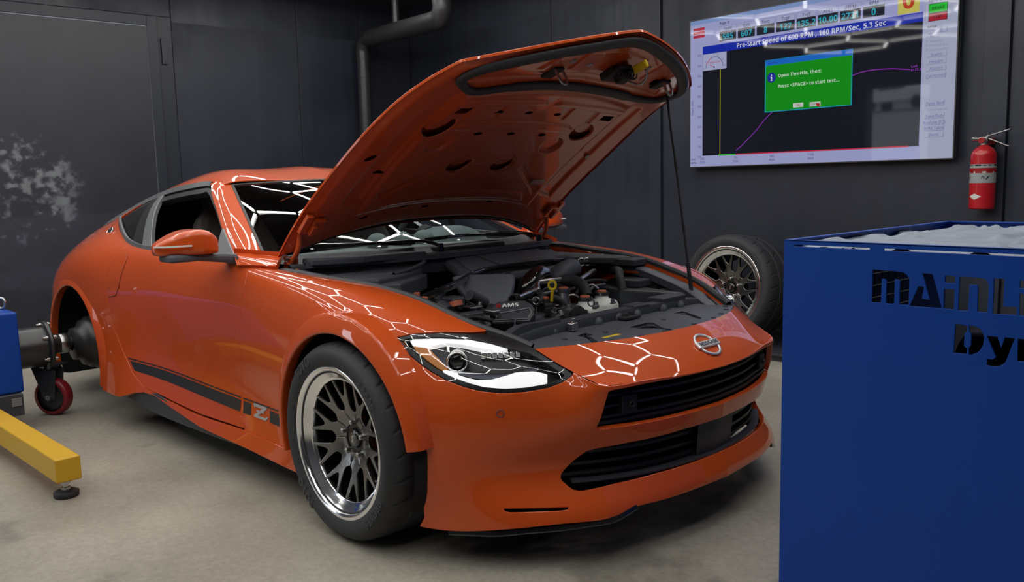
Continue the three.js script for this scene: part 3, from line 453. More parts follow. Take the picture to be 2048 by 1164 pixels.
  for (const z of [.40, -.40]) { const a = z > 0 ? .22 : -.22; part('grille_block', merge(blk.clone(), ring.clone()).rotateY(-a).translate(plan(z) - .03, .485, z), M.grille, gUp); }
  part('radar_panel', gridMesh(range(-.12, .10, 12).map(z => [[planLo(z) - .022, .252, z], [planLo(z) - .012, .374, z]]), false), std('smooth grey radar cover', lin(.035, .033, .033), .55), gLo);
  // slot in the lower corner of the bumper
  for (const s of [1, -1]) {
    // black lip below the bumper
    part('corner_slot', flipGeo(geo(flange(push(clip(nearNose, p => slot(p) + .012), .03), .02)), s), M.void, car);
    const lip = [[.435, .111, .860], [.514, .114, .812], [.567, .117, .777], [.626, .122, .714], [.69, .126, .645], [.745, .131, .568], [.785, .136, .505], [.804, .151, .463], [.814, .163, .425]].map(p => [p[0] - .012, p[1], p[2] - .012]);
    part('front_lip', flipGeo(sweep(lip, [[-.03, -.006], [.012, -.006], [.015, -.001], [.010, .010], [-.03, .010]], [0, 1, 0], 80), s), M.gloss, car);
  }
  // wheel-arch flares
  const flare = (A, a0, a1, zf, rIn, rO) => { let rOut; const n = 80, P = range(a0, a1, n).map(a => { const c = Math.cos(a), sn = Math.sin(a), R = r => [A[0] + c * r, A[1] + sn * r], z = r => { const [x, y] = R(r); return bodyZ(x, y) ?? .9; }; const zo = zf(a); rOut = rO(a); const e = smooth(a0, a0 + .06, a) * (1 - smooth(a1 - .06, a1, a)); const zs = Math.min(z(rOut + .006), zo - .026);
      const prof = [[rIn + .006, zo - .04], [rIn + .003, zo - .02], [rIn, zo - .007], [rIn + .003, zo - .001], [rIn + .010, zo + .001], [lerp(rIn, rOut, .45), zo - .006], [lerp(rIn, rOut, .8), zo - .016], [rOut - .005, zo - .021], [rOut - .001, zo - .024], [rOut + .0015, zo - .029], [rOut + .003, zs - .012]]; return prof.map(([r, zz]) => [...R(r), zz]); }); return gridMesh(P, true); };
  const capped = m => m;
  const fz = a => lerp(.957, .968, Math.sin(clamp(a, 0, Math.PI)));
  const ff = flare([0, .335], .12, Math.PI + .28, fz, .362, a => .362 + lerp(.040, .066, smooth(.15, 1.1, a)) - .010 * smooth(2.6, 3.3, a)), rf = flare([ARCH.rx, ARCH.ry], -.34, Math.PI + .3, a => .945, .362, a => .425 - .008 * Math.cos(a));
  for (const s of [1, -1]) { const w = m => s > 0 ? m : mirror(m); part('wheel_arch_flare', w(flange(ff, .004)), M.paint, car); part('wheel_arch_flare', w(flange(rf, .004)), M.paint, car); }
  // wheel wells
  for (const [x, y] of [[0, .335], [ARCH.rx, ARCH.ry]]) for (const s of [1, -1]) {
    const W = gridMesh(range(-.45, Math.PI + .45, 40).map(a => [[x + Math.cos(a) * .3665, y + Math.sin(a) * .3665, x ? .905 : .93], [x + Math.cos(a) * .40, y + Math.sin(a) * .40, .86], [x + Math.cos(a) * .40, y + Math.sin(a) * .40, .62], [x + Math.cos(a) * .30, y + Math.sin(a) * .30, .56], [x, y, .55]]), false);
    part('wheel_well', s > 0 ? W : mirror(W), M.void, car);
  }
  // side skirt and its black blade
  const sk = clip(clip(clip(bodyMesh, G(skirt)), p => sillY(p[0]) - p[1] - .002), p => p[0] + 1.718), skO = offset(sk, p => .016 * smooth(-1.8, -1.5, p[0]) * smooth(.235, .17, p[1]));
  const BL = [[-1.97, .178], [-1.88, .20], [-1.80, .222], [-1.72, .235], [-1.58, .235], [-1.43, .215], [-1.05, .185], [-.62, .168], [-.66, .153], [-.95, .143], [-1.30, .137], [-1.57, .137], [-1.80, .150], [-1.93, .163]];
  for (const s of [1, -1]) { const w = m => s > 0 ? m : mirror(m);
    part('side_skirt', w(flange(skO, .05)), M.paint, car);
    part('skirt_blade', flipGeo(extrude(BL, .03, .003).translate(0, 0, .878), s), M.plastic, car);
    // stripe decals: a thin line over a broad band, cut by the shut line
    const strip2 = (xa, xb, top, bot, cutA = 0) => { const T = spline(...top), B = spline(...bot); part('side_stripe', w(gridMesh(range(0, 1, 40).map(u => range(0, 1, 6).map(v => { const x = lerp(xa + cutA * (1 - v), xb, u), y = lerp(B(x), T(x), v); return [x, y, bodyZ(x, y) + .0016]; })), false)), stripeMat, car); };
    const T1 = [[-1.9, -1.4, -.83, -.44], [.3695, .357, .3405, .341]], T2 = [[-1.9, -1.4, -.83, -.44], [.3635, .351, .3345, .335]], T3 = [[-1.9, -1.4, -.83, -.44], [.357, .344, .3275, .3265]], B3 = [[-1.9, -1.4, -.83, -.44], [.317, .299, .280, .280]];
    strip2(-1.884, -.822, T1, T2, .004); strip2(-.800, -.448, T1, T2); strip2(-1.868, -.822, T3, B3, .05); strip2(-.798, -.735, T3, B3); strip2(-.578, -.448, T3, B3);
    const Z = [[-.714, .329], [-.705, .3335], [-.60, .3335], [-.604, .324], [-.672, .2905], [-.612, .2905], [-.598, .298], [-.589, .296], [-.606, .2805], [-.708, .2805], [-.704, .2885], [-.640, .3215], [-.694, .3215], [-.704, .3165]];
    const onSide = (g, d) => { const p = g.attributes.position; for (let i = 0; i < p.count; i++) p.setZ(i, p.getZ(i) + (bodyZ(p.getX(i), p.getY(i)) ?? .88) + d); return g; };
    part('side_letter', flipGeo(onSide(extrude(Z, .0012, .0003), .0012), s), letterMat, car, 'silver letter in the side stripe');
    part('letter_bar', flipGeo(onSide(extrude([[-.684, .3105], [-.622, .3105], [-.624, .3045], [-.686, .3045]], .0012, .0003), .002), s), letterMat, car);
  }
  // parking sensor ring
  for (const s of [1, -1]) part('parking_sensor', flipGeo(new THREE.TorusGeometry(.011, .0012, 6, 24).rotateY(Math.PI / 2 - .75).translate(.5485, .484, .7405), s), M.plasticGrey, car);
  // oval badge with its name bar on the nose
  {
    const g = holder('nose_badge', car), nrm = new V3(.571, .82, 0).normalize(), q = new THREE.Quaternion().setFromRotationMatrix(new THREE.Matrix4().makeBasis(new V3(0, 0, -1), new V3(-.82, .571, 0).normalize(), nrm));
    const put = x => x.applyQuaternion(q).translate(.796, .612, 0);
    const el = new THREE.TorusGeometry(.051, .0058, 10, 64).scale(1, .92, .7); part('badge_ring', put(el), M.satin, g);
    part('name_bar', put(box(.124, .027, .010, 0, 0, .003, .003)), M.satin, g);
    const font = FONT; const tx = new TextGeometry('NISSAN', { font, size: .0165, depth: .0022, curveSegments: 3 }); tx.computeBoundingBox(); const bw = tx.boundingBox.max.x; tx.scale(.104 / bw, 1, 1).translate(-.052, -.008, .0072); part('badge_letters', put(tx), M.plasticGrey, g);
  }
}
// ---------- bonnet, propped open: s runs across (-1..1), t from the hinges to the nose ----------
const hoodEdge = curve3([[-.70, .905, .742], [-.687, .922, .74], [-.527, 1.067, .738], [-.35, 1.196, .733], [-.191, 1.304, .726], [-.055, 1.392, .711], [.056, 1.457, .692], [.164, 1.506, .672], [.24, 1.535, .655], [.305, 1.558, .636]]);
const hoodMid = curve3([[-.60, 1.02, 0], [-.44, 1.165, 0], [-.22, 1.325, 0], [.02, 1.466, 0], [.27, 1.58, 0], [.529, 1.683, 0]]);
const hoodAt = (s, t) => { const a = Math.abs(s), e = hoodEdge(t), m = hoodMid(t), q = Math.pow(a, lerp(2.6, 2.0, t)), qy = lerp(Math.pow(a, 2.5), Math.pow(a * a + .0004, .575), Math.pow(t, 3)); return [lerp(m[0], e[0], q), lerp(m[1], e[1], qy), s * e[2]]; };
const hoodN = (s, t) => { const d = .004, a = hoodAt(s - d, t), b = hoodAt(s + d, t), c = hoodAt(s, Math.max(0, t - d)), e = hoodAt(s, Math.min(1, t + d)); const u = b.map((v, i) => v - a[i]), w = e.map((v, i) => v - c[i]); const n = [u[1] * w[2] - u[2] * w[1], u[2] * w[0] - u[0] * w[2], u[0] * w[1] - u[1] * w[0]], l = Math.hypot(...n); return n.map(v => v / l); };  // points up and back
const hoodIn = (s, t, d) => { const p = hoodAt(s, t), n = hoodN(s, t); return p.map((v, i) => v - n[i] * d); };
{
  const bonnet = holder('bonnet', car), K = [.70, 1.24];
  const sd = poly => { const f = sdPoly(poly.map(([s, t]) => [s * K[0], t * K[1]])); return (s, t) => f(s * K[0], t * K[1]); };
  const both = poly => { const a = sd(poly), b = sd(poly.map(([s, t]) => [-s, t])); return (s, t) => Math.max(a(s, t), b(s, t)); };
  const disc = (cs, ct, r, cut = 1) => (s, t) => Math.min(r - Math.hypot((s - cs) * K[0], (t - ct) * K[1]));
  // outer skin
  const ns = 90, nt = 90, S = range(-1, 1, ns), T = range(0, 1, nt);
  part('outer_skin', flange(gridMesh(S.map(s => T.map(t => hoodAt(s, t))), false), .010), M.paint, bonnet);
  // pressed inner panel: depth below the outer skin, with ribs, pockets and bands
  const step = (f, w, h) => (s, t) => h * smooth(-w, w, f(s, t));
  const relief = [
    step(sd([[-.66, .13], [.66, .13], [.66, .70], [-.66, .70]]), .012, .012),                       // raised middle field
    step(sd([[-.80, .20], [-.70, .20], [-.69, .72], [-.79, .72]]), .012, -.010), step(sd([[.80, .20], [.70, .20], [.69, .72], [.79, .72]]), .012, -.010),
    step(sd([[.49, .52], [.48, .552], [.1, .548], [-.34, .545], [-.39, .53], [-.34, .51], [.05, .503], [.45, .512]]), .004, .006),
    step(sd([[.64, .66], [.645, .684], [.53, .678], [.28, .662], [.06, .66], [.03, .64], [.4, .641]]), .004, .006), step(sd([[-.64, .66], [-.645, .684], [-.53, .678], [-.28, .662], [-.06, .66], [-.03, .64], [-.4, .641]]), .004, .006),
    step(sd([[.19, .33], [-.19, .33], [-.21, .345], [-.17, .36], [.20, .36], [.23, .345]]), .004, .006),
    step((s, t) => Math.min(.055 - Math.hypot((s - .60) * K[0], (t - .535) * K[1]), 9), .004, -.016), step((s, t) => .055 - Math.hypot((s + .50) * K[0], (t - .525) * K[1]), .004, -.016),
    step((s, t) => .05 - Math.hypot((s - .49) * K[0], (t - .442) * K[1]), .004, -.013), step((s, t) => .05 - Math.hypot((s + .37) * K[0], (t - .435) * K[1]), .004, -.013),
    step((s, t) => .055 - Math.hypot((s - .20) * K[0], (t - .325) * K[1]), .004, -.018), step((s, t) => .055 - Math.hypot((s + .13) * K[0], (t - .325) * K[1]), .004, -.018),
    step(sd([[.62, .22], [.32, .32], [.30, .30], [.60, .19]]), .006, -.007), step(sd([[-.62, .22], [-.32, .32], [-.30, .30], [-.60, .19]]), .006, -.007),
    step(sd([[.55, .15], [-.55, .15], [-.50, .185], [.50, .185]]), .006, .006),
    step(sd([[.80, .80], [.15, .775], [-.15, .775], [-.75, .81], [-.72, .84], [-.2, .80], [.2, .80], [.75, .84]]), .005, -.007),
    step(sd([[.22, .83], [-.22, .83], [-.25, .93], [.25, .93]]), .006, .007), ...[.42, .62, -.42, -.62].map(s => step(sd([[s - .012, .84], [s + .012, .84], [s + .01, .95], [s - .01, .95]]), .004, .005)),
    ...[.52, .30, -.22, -.46].map(s => step(sd([[s - .012, .57], [s + .012, .57], [s + .03, .64], [s + .005, .64]]), .004, -.004)),
  ];
  const depth = (s, t) => { const edge = Math.min(1 - Math.abs(s), 1) * K[0], front = (1 - t) * K[1], back = t * K[1]; let d = .026; for (const f of relief) d += f(s, t); return lerp(.005, d, smooth(.0, .05, Math.min(edge, front, back))); };
  const ns2 = 220, nt2 = 260, S2 = range(-.992, .992, ns2), T2 = range(.006, .994, nt2);
  let pan = gridMesh(S2.map(s => T2.map(t => hoodIn(s, t, depth(s, t)))), true); const st = []; S2.forEach(s => T2.forEach(t => st.push([s, t])));
  pan.p.forEach((p, i) => { p.st = st[i]; });
  // openings punched through the inner panel
  const slots = [both([[.62, .614], [.615, .64], [.525, .629], [.524, .604]]), both([[.45, .60], [.45, .61], [.45, .60]])];
  const ov = (cs, ct, a = .020, b = .010) => (s, t) => .5 - .5 * Math.hypot((s - cs) * K[0] / a, (t - ct) * K[1] / b);
  const holes = [both([[.62, .612], [.614, .642], [.522, .631], [.522, .602]]), ov(.307, .597), ov(.083, .593), ov(-.144, .594), ov(.288, .484), ov(.044, .481), ov(-.205, .484), ov(.86, .424, .022, .016), ov(.711, .322, .02, .009), ov(-.56, .86, .016, .026), ov(.60, .10, .02, .008), ov(.2, .10, .02, .008), ov(.36, .115, .018, .007), ov(-.3, .115, .018, .007),
    (s, t) => Math.min(.056 - Math.hypot((s - .60) * K[0], (t - .535) * K[1]), Math.hypot((s - .615) * K[0], (t - .553) * K[1]) - .050), (s, t) => Math.min(.056 - Math.hypot((s + .50) * K[0], (t - .525) * K[1]), Math.hypot((s + .505) * K[0], (t - .547) * K[1]) - .048), (s, t) => Math.min(.054 - Math.hypot((s - .20) * K[0], (t - .325) * K[1]), Math.hypot((s - .20) * K[0], (t - .345) * K[1]) - .048), (s, t) => Math.min(.054 - Math.hypot((s + .13) * K[0], (t - .325) * K[1]), Math.hypot((s + .13) * K[0], (t - .345) * K[1]) - .048)];
  // clip in (s, t): swap in flat coordinates, cut, then lift back
  { const keepP = pan.p; let flat = { p: st.map(([s, t]) => [s, t, 0]), n: pan.n, t: pan.t }; for (const h of holes) flat = clip(flat, p => -h(p[0], p[1]) * .1); flat.p = flat.p.map(p => hoodIn(p[0], p[1], depth(p[0], p[1]))); pan = flat; void keepP; }
  part('inner_panel', pan, M.paintInner, bonnet);
  const on = (s, t, d = .04) => hoodIn(s, t, d);
  const nAt = (s, t) => new V3(...hoodN(s, t)).negate();
  const sealPts = [[.885, .875], [.80, .80], [.67, .740], [.44, .741], [.21, .742], [-.07, .738], [-.35, .744], [-.62, .760], [-.79, .80], [-.865, .86], [-.90, .91], [-.84, .945], [-.60, .972], [-.3, .978], [0, .979], [.35, .978], [.65, .970], [.87, .935]];
  { const c = sealPts.map(([s, t]) => on(s, t, .034)), cc = new THREE.CatmullRomCurve3(c.map(p => new V3(...p)), true, 'centripetal'), n = 200; const P = range(0, 1, n).map(u => { const o = cc.getPointAt(u % 1), tan = cc.getTangentAt(u % 1), nn = new V3(.5, -.865, 0), sd2 = new V3().crossVectors(tan, nn).normalize(), w = .017 + (o.x > .12 && o.y > 1.5 ? .006 : 0); return range(0, 2 * Math.PI, 10).map(a => [0, 1, 2].map(k => o.getComponent(k) + sd2.getComponent(k) * Math.cos(a) * w + nn.getComponent(k) * Math.sin(a) * .012)); }); part('bonnet_seal', gridMesh(P, true), M.seal, bonnet); }
  // fittings, each set square on the panel
  const set = (g, s, t, d, spin = 0) => { const n = nAt(s, t), z = new V3(0, 0, 1), x = new V3().crossVectors(n, z).normalize(); const m = new THREE.Matrix4().makeBasis(x, n, z); return g.rotateY(spin).applyMatrix4(m).translate(...on(s, t, d)); };  // local y points away from the panel, z to the car's right
  for (const [s, t] of [[.30, .815], [-.61, .872]]) {
    part('striker_plate', set(box(.075, .012, .052, 0, .004, 0, .004), s, t, depth(s, t)), M.rubber, bonnet);
    part('striker_loop', set(tube([[-.028, .0, -.018], [-.034, .045, -.018], [-.034, .062, -.010], [-.034, .062, .010], [-.034, .045, .018], [-.028, 0, .018]], .0048, 40, 10), s, t, depth(s, t)), M.steel, bonnet);
  }
  { const s = -.14, t = .842, d = depth(s, t);
    part('latch', set(merge(box(.07, .03, .11, 0, .012, 0, .006), box(.05, .045, .05, -.02, .028, -.01, .006), box(.06, .012, .06, -.05, .02, .03, .003)), s, t, d), M.rubber, bonnet);
    part('latch_spring', set(tube(range(0, 1, 60).map(u => [-.055 + .012 * Math.cos(u * 38), .045 + .012 * Math.sin(u * 38), .06 - u * .10]), .0028, 240, 6), s, t, d), M.steelDark, bonnet);
    part('latch_spring', set(tube([[-.02, .05, -.04], [-.055, .075, -.055], [-.085, .06, -.06], [-.10, .04, -.045]], .004, 30, 8), s, t, d), M.steel, bonnet);
    const A = on(s + .01, t + .004, .06), B = on(-.128, .912, .075), C = on(-.105, .955, .085), cB = B.map((v, i) => lerp(A[i], v, .55));
    part('release_lever', tube([A, cB, B], .009, 20, 10), M.rubber, bonnet);
    const lv = new V3(...C).sub(new V3(...B)), gl = box(.03, lv.length() * 1.35, .012, 0, lv.length() * .55, 0, .006).applyQuaternion(new THREE.Quaternion().setFromUnitVectors(new V3(0, 1, 0), lv.clone().normalize())).translate(...B);
    part('lever_grip', gl, M.yellow, bonnet, 'yellow grip of the bonnet release lever'); }
  for (const [s, t] of [[-.349, .899], [.268, .875], [.121, .86], [-.80, .42]]) part('plug', set(new THREE.CylinderGeometry(.013, .014, .004, 20), s, t, depth(s, t) + .001), M.trimGrey, bonnet);
  part('sticker', set(box(.035, .0012, .10, 0, 0, 0, .0005), -.566, .254, depth(-.566, .254) + .001), M.trimGrey, bonnet);
  part('rear_seal', sweep(range(.85, -.85, 30).map(s => on(s, .02, .014)), [[-.012, -.006], [.012, -.006], [.012, .006], [-.012, .006]], [0, 1, 0], 80), M.rubber, bonnet);
  // hinges
  for (const s of [1, -1]) {
    const a = [-.655, .868, .715 * s], b = on(.955 * s, .125, .02), mid = [lerp(a[0], b[0], .5) + .02, lerp(a[1], b[1], .5), lerp(a[2], b[2], .5)];
    part('hinge_arm', merge(tube([a, mid, b], .011, 20, 8), rod([a[0], a[1], a[2] - .02], [a[0], a[1], a[2] + .02], .016)), M.paintInner, bonnet);
    part('hinge_bracket', merge(set(box(.07, .02, .055, 0, .008, 0, .004), .905 * s, .155, .03), set(box(.05, .035, .02, .01, .014, .02 * s, .003), .905 * s, .155, .03), set(box(.10, .018, .03, -.04, .004, .03 * s, .003), .93 * s, .14, .03)), M.paintInner, bonnet);
    part('hinge_bolt', merge(new THREE.CylinderGeometry(.011, .011, .012, 6).rotateX(Math.PI / 2).translate(a[0] + .01, a[1] + .028, a[2] + .022 * s), new THREE.CylinderGeometry(.007, .007, .03, 12).rotateX(Math.PI / 2).translate(a[0] + .01, a[1] + .028, a[2] + .012 * s)), M.steel, bonnet);
    part('hinge_base', merge(box(.09, .012, .05, -.64, .852, .70 * s), box(.02, .05, .04, -.65, .872, .705 * s)), M.paintInner, car);
  }
  const r0 = on(-.822, .855, .03), r1 = [.335, .672, -.607], rm = r0.map((v, i) => lerp(v, r1[i], .32)), rn = r0.map((v, i) => lerp(v, r1[i], .62));
  part('prop_rod', merge(tube([r0, [r0[0] + .012, r0[1] - .10, r0[2] + .0], rm, rn, r1], .0048, 60, 8), rod(rm, rm.map((v, i) => v + (rn[i] - v) * .16), .0062), rod(rn, rn.map((v, i) => v + (r1[i] - v) * .14), .0062), rod(r1.map((v, i) => lerp(v, rn[i], .45)), r1, .0085)), M.rubber, car);
}
// ---------- engine bay ----------
{
  const PG = (pts, y0, y1, b = .004) => plate(pts, y0, y1, b), F = flipGeo;
  const gutter = [[-.62, .856, .786], [-.5, .853, .776], [-.368, .843, .763], [-.228, .835, .743], [-.096, .825, .728], [.011, .812, .717], [.107, .794, .704], [.204, .769, .693], [.30, .742, .682], [.387, .714, .655], [.464, .69, .618], [.53, .664, .59]];
  for (const s of [1, -1]) {
    const gc = gutter.map(([x, y, z]) => [x, y - .003, z - .014]);
    part('fender_seal', F(sweep(gc, [[-.013, -.012], [.013, -.012], [.013, .003], [.005, .010], [-.006, .010], [-.013, .002]], [0, 1, 0], 80), s), M.seal, car);
    const wall = gridMesh(gutter.map(([x, y, z]) => range(0, 1, 6).map(t => [x, lerp(y - .012, .42, t), z - .026 - .05 * Math.pow(t, .6)])), s > 0);
    part('inner_fender', s > 0 ? invert(wall) : mirror(wall), s > 0 ? M.plastic : M.paint, car);
    const ledge = gutter.slice(2).map(([x, y, z]) => [x, y - .030, z - .062]);
    part('fender_ledge', F(sweep(ledge, [[-.03, -.035], [.036, -.02], [.036, .0], [-.022, .0], [-.03, -.006]], [0, 1, 0], 70), s), M.plasticGrey, car);
  }
  // trough: floor, firewall and front
  part('engine_bay_floor', slab(-.62, .40, .36, .38, -.70, .70), M.void, car);
  part('firewall', slab(-.64, -.60, .36, .86, -.74, .74), M.void, car);
  part('underbody', slab(-3.1, .34, .17, .20, -.60, .60), M.void, car);
  part('engine_block', merge(box(.62, .22, .40, -.16, .53, .0, .03), box(.40, .12, .52, -.10, .60, 0, .03)), M.plastic, car);
  // cowl panel below the windscreen, in two levels, and the wipers on it
  const cow = gridMesh(range(-1, 1, 60).map(s => { const a = Math.pow(Math.abs(s), 2.1), z = s * .74, x0 = lerp(-.565, -.80, a), x1 = lerp(-.455, -.62, a); return [[x0, lerp(.905, .896, a), z], [x0 + .03, lerp(.902, .893, a), z], [lerp(x0, x1, .5), lerp(.876, .872, a), z], [x1, lerp(.884, .872, a), z], [x1 + .012, lerp(.878, .866, a), z], [x1 + .014, .80, z]]; }), false);
  part('cowl_panel', cow, M.plastic, car);
  part('cowl_step', F(PG([[-.62, .68], [-.56, .30], [-.53, .22], [-.44, .20], [-.46, .50], [-.53, .69]], .868, .893, .005), 1), M.plasticGrey, car);
  part('cowl_step', PG([[-.56, .12], [-.545, -.30], [-.48, -.30], [-.475, .05]], .872, .90, .005), M.plastic, car);
  part('cowl_lip', sweep(range(-.70, .70, 20).map(z => [lerp(-.44, -.58, Math.pow(Math.abs(z) / .72, 2)), .872, z]), [[-.02, -.014], [.014, -.012], [.014, .006], [-.02, .008]], [0, 1, 0], 70), M.plasticGrey, car);
  for (const [za, zb, zc, xb] of [[.10, .68, .42, -.80], [-.52, .06, -.2, -.61]]) {
    part('wiper', merge(tube([[-.50, .905, za - .03], [-.535, .925, za + .02], [-.60, .932, zc], [xb + .05, .935, lerp(zc, zb, .7)]], .007, 30, 8), sweep([[-.565, .926, za + .06], [-.62, .934, zc], [xb, .93, zb]], [[-.004, -.012], [.004, -.012], [.007, .004], [-.007, .004]], [0, 1, 0], 30), new THREE.CylinderGeometry(.014, .016, .03, 16).translate(-.50, .90, za - .03)), M.gloss, car);
  }
  // strut-tower covers
  part('side_cover', merge(PG([[-.50, .69], [-.22, .685], [-.20, .62], [-.26, .46], [-.36, .30], [-.44, .22], [-.50, .24]], .795, .832, .008), PG([[-.28, .66], [-.20, .65], [-.15, .56], [-.25, .40], [-.34, .28], [-.37, .33], [-.30, .45]], .75, .812, .006), tube([[-.27, .834, .50], [-.33, .842, .36], [-.41, .852, .235], [-.44, .856, .21]], .008, 30, 8)), M.plasticGrey, car);
  part('side_cover', merge(PG([[-.50, -.69], [-.10, -.70], [-.02, -.66], [-.05, -.60], [-.30, -.46], [-.50, -.40]], .79, .822, .008), box(.16, .03, .12, -.04, .80, -.65, .006)), M.plastic, car);
  // engine cover and the brace in front of it
  const tilt = g => g.translate(.23, -.79, 0).rotateZ(-.28).translate(-.23, .782, 0);
  part('engine_cover', tilt(merge(PG([[-.46, .09], [-.33, .125], [-.25, .11], [-.215, .04], [-.225, -.25], [-.25, -.48], [-.36, -.58], [-.46, -.58], [-.48, -.2]], .752, .796, .018), PG([[-.45, .05], [-.29, .085], [-.265, -.2], [-.29, -.47], [-.45, -.48]], .79, .806, .008))), M.coverGrey, car);
  part('cover_crease', tilt(tube([[-.44, .807, -.06], [-.27, .807, -.10]], .0025, 8, 6)), M.plastic, car);
  part('cover_emblem', tilt(merge(...range(0, 1, 5).map(t => box(.012, .003, .022, -.34, .8065, lerp(-.28, -.42, t), .001)))), M.trimGrey, car);
  const brace = sweep([[-.01, .768, .60], [-.03, .785, .48], [-.09, .796, .34], [-.17, .806, .20], [-.225, .815, .05], [-.24, .818, -.15], [-.25, .816, -.35], [-.30, .805, -.55], [-.36, .80, -.66]], [[-.010, -.012], [.010, -.012], [.013, 0], [.010, .009], [-.010, .009], [-.013, 0]], [0, 1, 0], 80);
  part('strut_brace', brace, M.gloss, car);
  part('strut_brace', tube([[-.01, .762, .60], [-.10, .77, .58], [-.23, .79, .50]], .009, 24, 10), M.gloss, car);
  part('brace_end', merge(box(.07, .02, .05, -.02, .768, .59, .005), new THREE.CylinderGeometry(.012, .012, .02, 6).translate(-.02, .782, .59)), M.capRed, car);
  // air duct with raised letter, tapering to its neck
  const fun = range(0, 1, 14).map(t => { const w = lerp(.125, .042, smooth(0, .9, t)), d = lerp(.05, .045, t), c = [lerp(-.14, .02, t), lerp(.795, .60, t), lerp(.155, .24, t)]; return range(0, 2 * Math.PI, 28).map(a => { const ca = Math.cos(a), sa = Math.sin(a), e = .5, q = [Math.sign(ca) * Math.pow(Math.abs(ca), e) * w, Math.sign(sa) * Math.pow(Math.abs(sa), e) * d]; return [c[0] + q[0] * .62 + q[1] * .55, c[1] + q[1] * .35, c[2] - q[0] * .78 + q[1] * .5]; }); });
  part('air_duct', join(gridMesh(fun, true), gridMesh([0, 1].map(k => fun[0].map(p => k ? p : [-.14, .80, .155])), true)), M.coverGrey, car);
  { const n = new V3(.62, .35, .60).normalize(), X = new V3(.68, 0, -.73).normalize(), Y = n.clone().cross(X), g = merge(new THREE.TorusGeometry(.009, .002, 6, 24), rod([.008, -.010, 0], [.012, .010, 0], .002, .002, 6), rod([.012, -.010, 0], [.015, -.010, 0], .002, .002, 6)); g.applyMatrix4(new THREE.Matrix4().makeBasis(X, Y, n)).translate(-.015, .70, .232); part('duct_letter', g, M.rubber, car); }
  part('duct_neck', tube([[.02, .62, .24], [.05, .57, .26], [.06, .50, .28]], .044, 20, 18), M.plastic, car);
  // intake box with window frame and printed name
  const bx = holder('intake_box', car, [.15, .70, .285]);
  bx.quaternion.setFromRotationMatrix(new THREE.Matrix4().makeBasis(new V3(.68, .05, -.73).normalize(), new V3(.42, .80, .42).normalize(), new V3(.68, .05, -.73).normalize().cross(new V3(.42, .80, .42).normalize())));
  part('box_body', extrude([[-.078, -.052], [.06, -.058], [.082, -.02], [.078, .03], [.05, .055], [-.05, .058], [-.082, .02]], .10, .010).rotateX(-Math.PI / 2).translate(0, -.094, 0), M.plastic, bx);
  part('box_rim', (() => { const o = [[-.068, -.046], [.054, -.050], [.072, -.016], [.066, .008], [-.060, -.012]], i = o.map(([x, y]) => [x * .92 + .001, y * .86 - .004]); return extrude(o, .005, .001, [i]).rotateX(-Math.PI / 2).translate(0, .0055, 0); })(), M.trimGrey, bx);
  { const t = new TextGeometry('AMS', { font: FONT, size: .018, depth: .0015, curveSegments: 3 }); t.computeBoundingBox(); t.scale(1.2, 1, 1).rotateX(-Math.PI / 2).translate(-.036, .0065, -.020); part('box_letters', t, M.white, bx); part('box_logo', extrude([[0, 0], [.015, 0], [.015, .015], [.006, .018], [0, .014]], .0015, 0, [[[.004, .004], [.010, .004], [.010, .011], [.004, .011]]]).rotateX(-Math.PI / 2).translate(-.056, .0065, -.020), M.red, bx); }
  // pipes and hoses
  const hose = (pts, r, mat = M.rubber, name = 'hose') => part(name, tube(pts, r, 48, 14), mat, car);
  hose([[-.05, .64, .14], [-.10, .72, .07], [-.17, .765, .02], [-.24, .765, -.02]], .030, M.plastic, 'intake_hose');
  hose([[-.12, .66, .07], [-.16, .74, -.01], [-.22, .775, -.06], [-.27, .76, -.10]], .022, M.plastic, 'intake_hose');
  hose([[-.12, .70, -.05], [-.11, .745, -.07], [-.13, .775, -.14], [-.16, .77, -.22], [-.20, .73, -.28]], .038, M.gloss, 'intake_pipe');
  hose([[-.20, .68, -.28], [-.16, .76, -.32], [-.18, .78, -.42], [-.26, .75, -.50]], .045, M.plasticGrey, 'intake_pipe');
  part('coolant_pipe', merge(tube([[.035, .725, .165], [.01, .722, .11], [-.035, .724, .01], [-.05, .73, -.06]], .013, 30, 12), tube([[-.05, .73, -.06], [-.085, .752, -.10], [-.08, .754, -.16], [-.08, .752, -.26]], .014, 30, 12), new THREE.SphereGeometry(.0145, 12, 8).translate(-.05, .73, -.06), rod([-.03, .715, -.04], [-.04, .715, -.28], .006)), M.steel, car, 'bright metal coolant pipe');
  for (const p of [[.03, .725, .158], [.025, .724, .14], [-.078, .752, -.245]]) part('pipe_clamp', new THREE.TorusGeometry(.0165, .004, 8, 20).rotateY(.9).translate(...p), M.steelDark, car);
  hose([[-.075, .752, -.25], [-.03, .75, -.27], [.02, .73, -.27], [.055, .69, -.255]], .022);
  hose([[.07, .70, .06], [.03, .72, .0], [-.01, .725, -.03], [-.02, .70, -.07]], .013); hose([[.10, .695, .07], [.04, .70, .02], [.0, .70, -.04]], .008);
  hose([[.055, .712, -.04], [.075, .70, -.055], [.10, .66, -.09], [.12, .625, -.14]], .013);
  hose([[-.085, .76, -.60], [-.02, .765, -.56], [.05, .74, -.48], [.08, .69, -.46], [.075, .60, -.47]], .019);
  hose([[.02, .70, -.22], [-.02, .735, -.32], [-.04, .735, -.42], [-.06, .72, -.52]], .007); hose([[.06, .68, -.24], [.01, .715, -.34], [-.02, .715, -.46]], .006, M.plasticGrey);
  part('flex_sleeve', merge(...range(0, 1, 2).map(t => new THREE.TorusGeometry(.017, .006, 8, 20).rotateY(1.1).translate(lerp(-.19, -.17, t), .80, lerp(-.50, -.56, t)))), M.steel, car);
